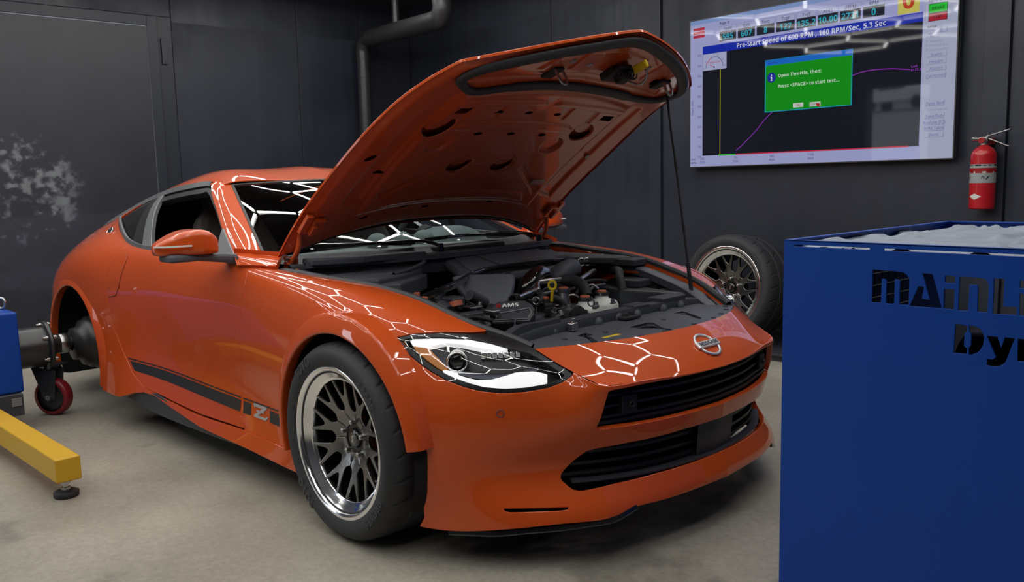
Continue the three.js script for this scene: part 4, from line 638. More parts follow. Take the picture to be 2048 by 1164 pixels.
  hose([[-.22, .80, -.42], [-.18, .80, -.53], [-.13, .795, -.62]], .012, M.rubber, 'fuel_line');
  part('metal_tube', rod([-.07, .735, -.34], [-.13, .76, -.52], .014), M.steel, car);
  // dipstick
  { const ring = extrude(range(0, 2 * Math.PI, 20).slice(0, 20).map(a => [Math.cos(a) * .019, Math.sin(a) * .022]), .006, .0015, [range(0, 2 * Math.PI, 14).slice(0, 14).map(a => [Math.cos(a) * .010, Math.sin(a) * .012])]).rotateY(.75).translate(.085, .765, -.005);
    part('oil_dipstick', merge(ring, rod([.087, .742, -.003], [.08, .70, -.005], .006)), M.yellow, car, 'yellow oil dipstick'); }
  // coolant tanks with copper caps
  for (const [x, z, r, h] of [[.075, -.215, .055, .668], [.045, -.36, .068, .672]]) {
    const t = holder('coolant_tank', car, [x, 0, z]);
    part('tank', merge(lathe([[.001, .54], [r, .54], [r + .004, .56], [r + .004, h - .03], [r - .006, h - .012], [.030, h - .002], [.027, h + .012], [.001, h + .012]].map(([a, b]) => [a, b]), 32), box(r * 2, .05, r * 1.5, 0, .60, .0, .016)), M.milky, t);
    part('tank_neck', new THREE.CylinderGeometry(.030, .030, .014, 24).translate(0, h + .018, 0), M.steel, t); part('tank_cap', lathe([[.001, h + .032], [.018, h + .032], [.021, h + .029], [.021, h + .022], [.001, h + .022]], 24), M.capRed, t, 'copper coloured filler cap');
  }
  part('pressure_cap', merge(new THREE.CylinderGeometry(.026, .026, .012, 24).translate(.06, .735, -.10), new THREE.CylinderGeometry(.019, .03, .05, 20).translate(.06, .70, -.10)), M.steel, car);
  part('cap_label', new THREE.CylinderGeometry(.018, .018, .004, 20).translate(.06, .743, -.10), M.capRed, car);
  // clutter round the block: alternator, pulley, brackets, fuse box
  part('alternator', merge(new THREE.CylinderGeometry(.055, .055, .09, 24).rotateZ(.5).translate(.12, .62, -.02), ...range(0, 1, 8).map(t => box(.008, .03, .05, .10 + .06 * Math.cos(t * 6.2), .665, -.02 + .05 * Math.sin(t * 6.2), .002))), M.steelDark, car);
  part('pulley', latheZ([[.03, -.03], [.062, -.03], [.066, -.02], [.062, -.012], [.066, -.004], [.062, .004], [.066, .012], [.062, .02], [.03, .02]], 36).rotateY(1.57).translate(.20, .63, .0), M.rubber, car);
  part('valve_block', merge(box(.09, .05, .07, .02, .655, -.05, .008), box(.05, .06, .05, .03, .68, .03, .006), box(.06, .04, .05, -.06, .70, -.20, .006)), M.steel, car);
  part('sensor', merge(box(.05, .04, .05, .06, .675, .01, .008), new THREE.CylinderGeometry(.016, .016, .02, 16).translate(.06, .70, .01)), M.rubber, car);
  part('sensor_plug', box(.022, .014, .022, .06, .712, .01, .004), M.capRed, car);
  part('fuse_box', merge(extrude([[-.10, -.62], [.36, -.52], [.36, -.50], [.08, -.44], [-.10, -.50]].map(([x, z]) => [x, -z]), .20, .008).rotateX(-Math.PI / 2).translate(0, .50, 0)), M.plastic, car);
  part('battery_cover', PG([[-.02, -.66], [.12, -.64], [.12, -.52], [.02, -.50], [-.02, -.56]], .70, .735, .006), M.plastic, car);
  part('inner_wing', merge(box(.18, .01, .05, .02, .755, -.645, .003), box(.05, .05, .02, .07, .745, -.66, .003), box(.16, .012, .06, .12, .725, -.665, .004)), M.paint, car);
  part('label_bracket', merge(box(.06, .004, .10, .20, .692, -.66, .001), box(.008, .05, .03, .21, .67, -.65, .002)), M.trimGrey, car);
  part('right_clutter', merge(new THREE.CylinderGeometry(.03, .03, .05, 20).rotateZ(1.2).translate(.02, .72, .50), box(.07, .04, .06, -.02, .74, .42, .01), new THREE.CylinderGeometry(.022, .022, .09, 16).rotateX(1.1).translate(-.02, .735, .30), box(.05, .03, .08, .10, .70, .44, .008), box(.10, .04, .05, .16, .68, .52, .01), new THREE.CylinderGeometry(.02, .026, .06, 16).translate(-.12, .75, .40)), M.plastic, car);
  part('reservoir_cap', new THREE.CylinderGeometry(.024, .024, .02, 20).rotateZ(.3).translate(.04, .742, .46), M.capRed, car);
  part('bracket', merge(box(.05, .006, .06, .06, .725, .40, .002), rod([.05, .70, .36], [.06, .74, .36], .008), box(.06, .02, .03, .12, .705, .36, .004)), M.steel, car);
  part('wiring', merge(tube([[-.05, .76, .52], [.02, .72, .44], [.06, .70, .36], [.0, .70, .25]], .009, 30, 8), tube([[.15, .69, .55], [.12, .70, .46], [.14, .68, .38]], .008, 20, 8), tube([[.0, .74, .58], [.10, .72, .56], [.22, .69, .57], [.34, .67, .55]], .010, 30, 8)), M.rubber, car);
  // small fittings scattered over the block
  { const r = rng(41); for (let k = 0; k < 46; k++) { const x = lerp(-.16, .24, r()), z = lerp(-.34, .50, r()), y = lerp(.64, .725, r()) - .10 * Math.max(0, x - .1), a = r() * 6.28, kind = k % 4, m = [M.steel, M.plastic, M.trimGrey, M.plasticGrey][(k * 7 + (k >> 2)) % 4];
    const g = kind === 0 ? merge(new THREE.CylinderGeometry(.008, .009, .018, 6), new THREE.CylinderGeometry(.013, .013, .003, 16).translate(0, -.008, 0)) : kind === 1 ? merge(box(.03, .014, .018, 0, 0, 0, .003), box(.012, .02, .012, .01, .008, 0, .003)) : kind === 2 ? tube([[-.03, -.01, 0], [-.01, .014, .006], [.018, .01, -.006], [.034, -.014, 0]], .0045, 16, 8) : merge(new THREE.TorusGeometry(.014, .0032, 6, 18), box(.008, .008, .01, .014, 0, 0, .002));
    g.rotateZ((r() - .5) * 1.2).rotateY(a).translate(x, y, z); part(['bolt', 'connector', 'pipe_link', 'hose_clamp'][kind], g, m, car); } }
  // radiator support beam and the flat cover in front of it
  part('support_beam', merge(sweep([[.42, .655, .60], [.395, .668, .46], [.375, .672, .25], [.37, .674, 0], [.365, .672, -.25], [.365, .668, -.46], [.385, .655, -.62]], [[-.028, -.045], [.03, -.045], [.034, -.008], [.026, .012], [-.022, .014], [-.03, .004]], [0, 1, 0], 70), sweep([[.43, .672, .60], [.395, .688, .50], [.375, .684, .36], [.37, .686, .28]], [[-.018, -.02], [.018, -.02], [.014, .014], [-.014, .014]], [0, 1, 0], 40), box(.08, .03, .16, .35, .685, -.40, .006), box(.07, .03, .10, .36, .678, -.18, .006)), M.plastic, car);
  for (const z of [.34, .10, -.02, -.13, -.30, -.42]) part('beam_bolt', merge(latheZ([[.001, .012], [.010, .012], [.012, .006], [.021, .004], [.022, 0], [.001, 0]], 20).rotateY(Math.PI / 2).translate(.404, .660, z)), M.plasticGrey, car);
  const coverOut = [[.43, .62], [.40, .5], [.39, .25], [.385, 0], [.385, -.25], [.395, -.5], [.42, -.62], [.52, -.60], [.548, -.583], [.635, -.42], [.69, -.21], [.705, 0], [.69, .21], [.635, .42], [.548, .583], [.52, .60]];
  const cuts = [[[.495, .325], [.48, .262], [.535, .278], [.532, .298], [.62, .362], [.636, .385], [.622, .395], [.545, .338]], [[.475, -.262], [.47, -.335], [.51, -.315], [.626, -.238], [.63, -.212], [.61, -.212], [.50, -.285]], [[.528, .085], [.52, -.03], [.545, -.045], [.63, .02], [.745 - .06, .035], [.745 - .06, .058], [.615, .05], [.575, .09]]];
  part('radiator_cover', extrude(coverOut.map(([x, z]) => [x, -z]), .012, .003, cuts.map(c => c.map(([x, z]) => [x, -z]))).rotateX(-Math.PI / 2).translate(0, .643, 0), M.cover, car);
  part('cover_underside', slab(.40, .66, .585, .60, -.42, .42), M.void, car);
  part('latch_base', merge(box(.09, .02, .05, .565, .615, .02, .004), new THREE.CylinderGeometry(.012, .012, .02, 16).translate(.56, .628, .03), new THREE.CylinderGeometry(.009, .009, .02, 16).translate(.585, .628, .0)), M.steel, car);
  part('latch_base', merge(box(.05, .012, .09, .425, .664, -.05, .004), new THREE.CylinderGeometry(.012, .012, .016, 12).translate(.425, .674, -.03), new THREE.CylinderGeometry(.010, .010, .02, 12).translate(.425, .674, -.07)), M.rubber, car);
  part('hood_clip', merge(box(.03, .03, .03, .43, .672, .27, .006), box(.012, .04, .012, .425, .68, .262, .003)), M.steel, car);
  for (const [x, z] of [[.655, .32], [.683, .20], [.693, .08], [.690, -.10], [.668, -.26], [.64, -.36], [.60, -.46], [.555, -.53], [.52, .40], [.545, .22], [.545, -.12], [.53, -.27]]) part('push_clip', new THREE.CylinderGeometry(.009, .010, .004, 16).translate(x - .012, .657, z), M.plastic, car);
  part('yellow_label', box(.016, .0012, .088, .592, .6558, .259, .0004).rotateY(0), M.yellow, car, 'yellow label strip'); part('warning_label', box(.010, .0012, .07, .606, .6557, .262, .0004), M.trimGrey, car);
}
// ---------- cabin seen through the glass ----------
{
  part('cabin_tub', merge(slab(-2.7, -.62, .30, .33, -.74, .74), slab(-2.7, -.64, .33, .84, .73, .75), slab(-2.7, -.64, .33, .84, -.75, -.73), slab(-2.72, -2.70, .3, .93, -.66, .66), slab(-.66, -.64, .33, .86, -.73, .73)), M.void, car);
  part('rear_bulkhead', extrude([[-.66, .33], [.66, .33], [.66, .95], [.60, 1.0], [.5, 1.06], [.3, 1.10], [-.3, 1.10], [-.5, 1.06], [-.60, 1.0], [-.66, .95]], .02, .002).rotateY(Math.PI / 2).translate(-2.63, 0, 0), M.void, car);
  const dash = gridMesh(range(-.72, .72, 40).map(z => [[-.60, .872, z], [-.80, .888 - .02 * Math.pow(z / .72, 2), z], [-.95, .892 - .02 * Math.pow(z / .72, 2), z], [-1.02, .87, z], [-1.06, .80, z], [-1.04, .62, z]]), false);
  part('dashboard', dash, M.dash, car);
  part('instrument_hood', (() => { const P = range(-1, 1, 30).map(s => range(0, Math.PI, 16).map(a => [-.86 - .20 * (1 - Math.cos(a)) / 2, .875 + Math.sin(a) * .085 * Math.pow(1 - Math.pow(Math.abs(s), 3), .6), -.37 + s * .20])); return gridMesh(P, false); })(), M.dash, car);
  for (const z of [.14, .0, -.13]) part('gauge_pod', merge(new THREE.SphereGeometry(.047, 24, 16).scale(1.2, .95, 1).translate(-.86, .91, z)), M.dash, car);
  const wheel = merge(new THREE.TorusGeometry(.178, .017, 12, 48), box(.30, .03, .02, 0, 0, 0, .01), box(.03, .16, .02, 0, -.09, 0, .01), new THREE.CylinderGeometry(.06, .06, .04, 24).rotateX(Math.PI / 2)).rotateX(-.35).rotateY(-Math.PI / 2).translate(-1.14, .90, -.37);
  part('steering_wheel', wheel, M.rubber, car);
  for (const z of [.37, -.37]) {
    const seat = holder('seat', car);
    const back = extrude([[-.24, 0], [.24, 0], [.25, .3], [.17, .52], [.10, .60], [.10, .74], [-.10, .74], [-.10, .60], [-.17, .52], [-.25, .3]], .13, .04).rotateY(Math.PI / 2).rotateZ(.36).translate(-1.72, .50, z);
    part('backrest', back, M.seat, seat); part('cushion', box(.52, .16, .50, -1.42, .46, z, .06), M.seat, seat);
  }
  part('rear_view_mirror', merge(box(.03, .06, .20, -1.16, 1.13, 0, .012), rod([-1.17, 1.14, 0], [-1.24, 1.20, 0], .01)), M.rubber, car);
}
// dark linings on the inside of the shell
{
  const inside = (m, d) => invert(offset(m, -d));
  part('headlining', join(inside(roofM, .016), mirror(inside(roofM, .016))), M.seat, car);
  for (const s of [1, -1]) { const w = m => s > 0 ? m : mirror(m); part('door_card', w(inside(doorM, .034)), M.seat, car); part('quarter_lining', w(inside(clip(quarter, p => p[0] + 3.2), .034)), M.seat, car); part('pillar_lining', w(inside(PILLAR, .016)), M.seat, car); }
}
// ---------- wheels: axis along z, outer face towards +z, rim edge at z = 0 ----------
const WHEEL = (() => {
  const R = .335, W = .272;
  // tyre with circumferential grooves, curved cuts in the tread and raised lettering
  const prof = [[.232, -.012], [.246, -.006], [.252, -.004], [.258, .002], [.270, .008], [.286, .012], [.300, .010], [.312, .003], [.322, -.010], [.3285, -.022], [.3315, -.032], [.333, -.05], [.3345, -.08]];
  const tread = []; for (let k = 0; k <= 34; k++) { const z = lerp(-.084, -W + .072, k / 34); tread.push([.335, z]); }
  const inn = prof.slice().reverse().map(([r, z]) => [r, -W - z - .012 + .0]).map(([r, z]) => [r, z]);
  const all = [...prof, ...tread, ...inn], na = 540, P = [];
  for (let i = 0; i <= na; i++) { const a = i / na * Math.PI * 2, ca = Math.cos(a), sa = Math.sin(a); P.push(all.map(([r, z]) => {
    let d = 0; if (r > .326) { const w = z + W / 2; for (const g of [-.045, .045]) d = Math.max(d, smooth(.0075, .005, Math.abs(w - g)) * .006);
      const lat = Math.abs(w); if (lat > .06) { const ph = ((a / (Math.PI * 2) * 26 + (lat - .06) * 5.5 * Math.sign(1)) % 1 + 1) % 1; const e = Math.abs(ph - .5) * (Math.PI * 2 * R / 26); d = Math.max(d, smooth(.0042, .0026, e) * .005 * smooth(.06, .07, lat) * smooth(.137, .128, lat)); } else { const ph = ((a / (Math.PI * 2) * 13 + w * 4) % 1 + 1) % 1, e = Math.abs(ph - .5) * (Math.PI * 2 * R / 13); d = Math.max(d, smooth(.0045, .003, e) * .005 * smooth(.04, .03, lat)); } }
    return [(r - d) * ca, (r - d) * sa, z]; })); }
  const tyreG = geo(gridMesh(P, false));
  const letters = (txt, size, mid, r, dir = 1) => { const gs = []; const w = size * .92, total = txt.length * w; for (let i = 0; i < txt.length; i++) { if (txt[i] === ' ') continue; const off = (i + .5) * w - total / 2, a = mid - dir * off / r; const g = new TextGeometry(txt[i], { font: FONT, size, depth: .0028, curveSegments: 2 }); g.computeBoundingBox(); const b = g.boundingBox; g.translate(-(b.min.x + b.max.x) / 2, -size / 2, 0); g.rotateZ(a - Math.PI / 2 + (dir < 0 ? Math.PI : 0)); g.translate(r * Math.cos(a), r * Math.sin(a), .0095); gs.push(g); } return gs; };
  const letG = merge(letters('TOYO', .032, 2.22, .290), letters('PROXES', .026, -.70, .290), letters('R888R', .024, .75, .290), letters('TOYO', .032, -2.3, .290));
  const lipG = latheZ([[.2375, -.0105], [.2385, -.007], [.240, -.004], [.2415, -.004], [.243, -.001], [.250, .0005], [.2556, .0015], [.2575, -.002], [.2565, -.008], [.248, -.012], [.246, -.03]].reverse(), 128);
  const barrelG = latheZ([[.2030, -.052], [.2045, -.037], [.2070, -.0335], [.2120, -.0325], [.2145, -.030], [.2260, -.021], [.2340, -.0145], [.2375, -.0105]].reverse(), 128);
  const innerG = latheZ([[.2035, -.050], [.203, -.07], [.200, -.12], [.200, -.24], [.225, -.262]], 96);
  // one split spoke, built flat then dished
  const dish = (x, y) => { const r = Math.hypot(x, y); return lerp(-.088, -.046, Math.pow(clamp((r - .07) / .145), .8)); };
  const A = .155, leg = (s) => { const o = []; const a0 = s * .045, a1 = s * A; return o; };
  const pol = (r, a) => [r * Math.sin(a), r * Math.cos(a)];
  const outline = [pol(.052, -.314), pol(.100, -.3135), pol(.1025, -.255), pol(.107, -.195), pol(.114, -.152), pol(.124, -.142), pol(.15, -.166), pol(.18, -.190), pol(.2135, -.211), pol(.214, -.160), pol(.19, -.132), pol(.168, -.086), pol(.154, -.036), pol(.150, 0)];
  const full = [...outline, ...outline.slice(0, -1).reverse().map(([x, y]) => [-x, y])];
  const sp = new THREE.ExtrudeGeometry(shapeOf(full), { depth: .010, bevelEnabled: true, bevelSize: .0026, bevelThickness: .004, bevelOffset: -.0026, bevelSegments: 2, curveSegments: 4 });
  // refine so the dish bends smoothly
  let g = sp.index ? sp.toNonIndexed() : sp; g.deleteAttribute('uv');
  const cutLong = g0 => { const p = g0.attributes.position, out = []; for (let i = 0; i < p.count; i += 3) { const v = [0, 1, 2].map(k => new V3().fromBufferAttribute(p, i + k)); const st = [v]; while (st.length) { const t = st.pop(); const L = [t[0].distanceTo(t[1]), t[1].distanceTo(t[2]), t[2].distanceTo(t[0])], m = Math.max(...L); if (m < .016) { out.push(...t); continue; } const k = L.indexOf(m), a = t[k], b = t[(k + 1) % 3], c = t[(k + 2) % 3], h = a.clone().lerp(b, .5); st.push([a, h, c], [h, b, c]); } } const q = new THREE.BufferGeometry().setFromPoints(out); return q; };
  g = cutLong(g); { const p = g.attributes.position; for (let i = 0; i < p.count; i++) p.setZ(i, p.getZ(i) + dish(p.getX(i), p.getY(i))); }
  g = toCreasedNormals(g, .5); const spokeG = g; spokeG.setAttribute('uv', new THREE.BufferAttribute(new Float32Array(spokeG.attributes.position.count * 2), 2));
  const hubG = latheZ([[.001, -.098], [.072, -.098], [.078, -.082], [.082, -.080], [.086, -.084], [.090, -.094], [.090, -.13], [.001, -.13]].reverse(), 64);
  const capG = latheZ([[.001, -.066], [.022, -.067], [.028, -.071], [.0295, -.078], [.0295, -.096], [.001, -.096]].reverse(), 40);
  const ringG = latheZ([[.0295, -.090], [.033, -.078], [.048, -.078], [.056, -.084], [.058, -.094]].reverse(), 48);
  const nutG = merge(new THREE.CylinderGeometry(.0095, .0105, .03, 6).rotateX(Math.PI / 2), new THREE.SphereGeometry(.0075, 12, 8).scale(1, 1, .5).translate(0, 0, .015));
  const logoG = merge(extrude([[-.010, -.012], [-.002, -.014], [.004, -.004], [-.001, .002], [.008, .010], [.004, .014], [-.008, .006], [-.004, -.002]], .0012, 0)).translate(0, 0, -.0668);
  const valveG = rod([.19, -.10, -.06], [.178, -.094, -.03], .004, .003);
  return (parent) => {
    part('tyre', tyreG, M.tyre, parent); part('tyre_lettering', letG, M.seal, parent); part('rim_lip', lipG, M.alloy, parent); part('rim_barrel', barrelG, M.alloy, parent); part('rim_inner', innerG, M.spokeDark, parent);
    for (let k = 0; k < 10; k++) { const m = part('spoke', spokeG, M.spoke, parent); m.rotation.z = k * Math.PI / 5 + .12; }
    part('hub', hubG, M.spoke, parent); part('hub_ring', ringG, M.spokeDark, parent); part('centre_cap', capG, M.gloss, parent); part('cap_logo', logoG, M.steel, parent);
    for (let k = 0; k < 5; k++) { const a = k * Math.PI * .4 + .3, m = part('lug_nut', nutG, M.steel, parent); m.position.set(Math.cos(a) * .0575, Math.sin(a) * .0575, -.074); }
    part('valve', valveG, M.steel, parent);
  };
})();
M.spokeDark = std('dark bronze rim', lin(.05, .048, .046), .35, .9);
{
  for (const s of [1, -1]) {
    const w = holder('front_wheel', car, [0, .3347, .969 * s], s > 0 ? -.03 : Math.PI); WHEEL(w);
    const disc = latheZ([[.085, -.01], [.165, -.01], [.165, -.036], [.085, -.036], [.085, -.06], [.06, -.06], [.06, .012], [.085, .012]].reverse(), 64).translate(0, .3347, .80 * s);
    part('brake_disc', disc, M.steelDark, car);
    part('brake_caliper', extrude(range(-.55, .55, 10).map(a => [Math.cos(a) * .182, Math.sin(a) * .182]).concat(range(.55, -.55, 10).map(a => [Math.cos(a) * .115, Math.sin(a) * .115])), .07, .006).translate(0, .3347, s > 0 ? .775 : -.845), M.red, car);
  }
  // rear hubs with the wheels off: disc, drum face and caliper
  for (const s of [1, -1]) {
    const c = [-2.55, .352, 0];
    part('rear_brake_disc', latheZ([[.03, .0], [.165, 0], [.165, -.026], [.03, -.026]].reverse(), 56).translate(c[0], c[1], .74 * s), M.steelDark, car);
    part('rear_caliper', extrude(range(-.5, .5, 10).map(a => [Math.cos(a) * .175, Math.sin(a) * .175]).concat(range(.5, -.5, 10).map(a => [Math.cos(a) * .11, Math.sin(a) * .11])), .06, .006).rotateZ(2.0).translate(c[0], c[1], s > 0 ? .70 : -.76), M.steelDark, car);
    part('rear_upright', merge(rod([c[0], c[1], .72 * s], [c[0], c[1], .45 * s], .05), box(.06, .34, .05, c[0] + .02, c[1] + .02, .66 * s, .01)), M.void, car);
  }
}
// ---------- screen on the back wall ----------
{
  const W = 1.876, Hh = 1.0435, zf = -2.95, cx = -1.482 + W / 2, cy = 1.246 + Hh / 2;
  const t = thing('wall_screen', 'large flat screen on the dark wall showing a test program with a green message box', 'screen', [cx, cy, RZ0]);
  part('screen_body', slab(-W / 2 - .008, W / 2 + .008, -Hh / 2 - .008, Hh / 2 + .008, .025, zf - RZ0 - .004, .004), M.plastic, t);
  part('screen_rim', (() => { const o = [[-W / 2 - .009, -Hh / 2 - .009], [W / 2 + .009, -Hh / 2 - .009], [W / 2 + .009, Hh / 2 + .009], [-W / 2 - .009, Hh / 2 + .009]], i = [[-W / 2, -Hh / 2], [W / 2, -Hh / 2], [W / 2, Hh / 2], [-W / 2, Hh / 2]]; return extrude(o, .012, .002, [i]).translate(0, 0, zf - RZ0 - .009); })(), M.steelDark, t);
  part('wall_mount', slab(-.3, .3, -.25, .25, .0, .026, .003), M.steelDark, t);
  const cv = document.createElement('canvas'); cv.width = 1920; cv.height = 1080; const g = cv.getContext('2d');
  const R = (c, x, y, w, h) => { g.fillStyle = c; g.fillRect(x, y, w, h); }, T = (s, x, y, px, c, al = 'center', bold = '') => { g.fillStyle = c; g.font = `${bold} ${px}px sans-serif`; g.textAlign = al; g.textBaseline = 'middle'; g.fillText(s, x, y); };
  const L = (c, w, pts) => { g.strokeStyle = c; g.lineWidth = w; g.beginPath(); pts.forEach((p, i) => i ? g.lineTo(...p) : g.moveTo(...p)); g.stroke(); };
  R('#b9bdf0', 0, 0, 1920, 1080); R('#93aee8', 0, 0, 1920, 30); R('#c6cbe8', 1724, 40, 196, 1040);
  for (let i = 0; i < 3; i++) { R('#c8d0f4', 22, 50 + i * 27, 112, 28); R('#d32a4c', 27, 55 + i * 26, 102, 20); }
  T('Page 1:', 258, 50, 26, '#3a3f66', 'left', 'bold');
  const cols = [['SpdR', '595'], ['SpdL', '607'], ['Torq', '8'], ['TrqF', '127'], ['TrqT', '135.2'], ['AFR1', '10.00'], ['dRPM', '2731'], ['RPM', '0']];
  cols.forEach(([a, b], i) => { const x = 259 + i * 154.3; R('#8b90c4', x, 72, 142, 106); R('#c0c4ee', x + 2, 74, 138, 36); T(a, x + 71, 93, 31, '#34385c'); R('#1c2334', x + 2, 111, 138, 66); T(b, x + 71, 147, 56, '#2ec4e2', 'center', 'bold'); });
  R('#e9df6c', 1563, 0, 131, 192); T('0', 1628, 110, 150, '#d8481c', 'center', 'bold');
  R('#0a2fc4', 112, 197, 1606, 56); T('Pre-Start Speed of 600 RPM , 160 RPM/Sec, 5.3 Sec', 403, 227, 46, '#f2f4ff', 'left', 'bold');
  R('#0b0f1e', 112, 253, 1606, 748); for (let x = 190; x < 1700; x += 74) L('#1a2236', 1.5, [[x, 255], [x, 1000]]); for (let y = 290; y < 1000; y += 68) L('#1a2236', 1.5, [[112, y], [1718, y]]);
  R('#c3c6ee', 113, 254, 208, 120); g.strokeStyle = '#4a4f80'; g.lineWidth = 4; g.beginPath(); g.arc(216, 356, 74, Math.PI, 0); g.stroke(); g.strokeStyle = '#d0405c'; g.lineWidth = 5; g.beginPath(); g.arc(216, 356, 74, Math.PI + .3, Math.PI + 1.1); g.stroke(); T('Speed (x100)', 216, 318, 17, '#c8385c'); L('#d8604a', 4, [[172, 334], [212, 354]]); g.fillStyle = '#282c50'; g.beginPath(); g.arc(214, 355, 6, 0, 7); g.fill();
  [['0', 124, 358], ['2', 140, 308], ['4', 186, 272], ['6', 244, 270], ['8', 290, 305], ['10', 304, 350]].forEach(a => T(a[0], a[1], a[2], 15, '#4a4f80'));
  L('#c9cf3a', 6, [[268, 376], [268, 998]]);
  const cv2 = pts => { g.strokeStyle = '#a23bd0'; g.lineWidth = 6; g.beginPath(); pts.forEach((p, i) => i ? g.lineTo(...p) : g.moveTo(...p)); g.stroke(); };
  cv2([[406, 972], [450, 944], [490, 910], [530, 876], [574, 838], [629, 778], [662, 748], [700, 718], [860, 610], [1020, 580], [1160, 555], [1279, 529], [1320, 517], [1365, 510], [1444, 507], [1543, 514], [1650, 531]]);
  T('Last', 1655, 513, 20, '#c050e8', 'left', 'bold'); T('6177.9', 1655, 536, 21, '#c050e8', 'left', 'bold');
  L('#e8304e', 8, [[404, 1000], [1655, 1000]]); L('#35e04a', 10, [[254, 1000], [404, 1000]]);
  for (let i = 0; i < 12; i++) { const v = ['600', '', '550', '', '500', '', '450', '', '400', '350', '', '300']; } ['600', '550', '500', '450', '400', '350', '300', '250', '200', '150', '100'].forEach((v, i) => T(v, 84, 258 + i * 75, 21, '#555a88'));
  g.save(); g.translate(22, 640); g.rotate(-Math.PI / 2); T('Power (HP)', 0, 0, 22, '#555a88'); g.restore();
  T('RPM', 28, 1025, 20, '#454a78'); T('dRPM', 30, 1051, 20, '#454a78'); [['600', 112, '2250'], ['700', 404, '3160'], ['900', 702, '4060'], ['1100', 999, '4960']].forEach(a => { T(a[0], a[1], 1024, 21, '#454a78'); T(a[2], a[1], 1050, 21, '#454a78'); });
  // message box
  R('#18b8d8', 640, 358, 640, 360); R('#1478e8', 644, 360, 632, 37); T('Start Test', 660, 380, 18, '#0b3f9a', 'left'); R('#07a70d', 647, 398, 626, 314);
  g.fillStyle = '#1a34b0'; g.beginPath(); g.arc(691, 481, 34, 0, 7); g.fill(); g.fillStyle = '#fff'; g.font = 'bold 54px serif'; g.textAlign = 'center'; g.fillText('i', 691, 484);
  T('Open Throttle, then:', 741, 472, 33, '#eaffea', 'left', 'bold'); T('Press <SPACE> to start test...', 741, 545, 33, '#eaffea', 'left', 'bold');
  R('#e6ece4', 861, 671, 76, 30); T('OK', 899, 687, 22, '#3a4a3a'); R('#e6ece4', 983, 674, 80, 30); T('Cancel', 1020, 690, 21, '#3a4a3a'); g.fillStyle = '#c0202a'; g.beginPath(); g.moveTo(1030, 682); g.lineTo(1062, 690); g.lineTo(1052, 698); g.lineTo(1064, 708); g.lineTo(1056, 714); g.lineTo(1044, 702); g.lineTo(1036, 708); g.fill();
  // right-hand panel
  T('Dyno Mode', 1808, 140, 22, '#555a88', 'center', 'bold'); R('#222', 1750, 158, 110, 55); R('#22dd3a', 1753, 161, 104, 50); T('BRAKE', 1805, 187, 24, '#0c6a1a', 'center', 'bold'); R('#222', 1750, 214, 110, 47); R('#c41c38', 1754, 217, 103, 42); T('TEST', 1805, 238, 24, '#5a0c1a', 'center', 'bold');
  T('Setup:', 1745, 290, 20, '#3c4066', 'left', 'bold');
  const B = (s, y) => { L('#8a90b8', 2.5, [[1748, y + 14], [1862, y + 14], [1862, y - 16]]); T(s, 1805, y, 25, '#7a84c0'); };
  [['Setup', 318], ['Scales', 458], ['Header', 500], ['Alarms', 540], ['Correction', 583], ['Dyno Bed', 748], ['Save Run', 824], ['Analyse (F2)', 862], ['RPM Table', 897], ['Done', 936]].forEach(a => B(...a));
  ['Ride Inc.', 'Aspiration', 'Show Cur Run', 'Show Last Run', 'Smooth'].slice(0, 4).forEach((s, i) => { L('#8a90b8', 2, [[1744, 358 + i * 26], [1744, 346 + i * 26], [1756, 346 + i * 26]]); T(s, 1762, 352 + i * 26, 17, '#a2a8cc', 'left'); }); T('Correct Overrun', 1760, 786, 16, '#a2a8cc', 'left');
  const tx = new THREE.CanvasTexture(cv); tx.colorSpace = THREE.SRGBColorSpace;
  const face = new THREE.PlaneGeometry(W, Hh).translate(0, 0, zf - RZ0);
  part('screen_face', face, phy('lit screen', lin(.01, .01, .012), .03, 0, { emissive: lin(1, 1, 1), emissiveMap: tx, emissiveIntensity: .76, specularIntensity: .55 }), t);
  const al = new THREE.RectAreaLight(lin(.55, .58, 1), .55, W * .98, Hh * .98); al.position.set(0, 0, zf - RZ0 + .004); al.rotation.y = Math.PI; t.add(al);
}
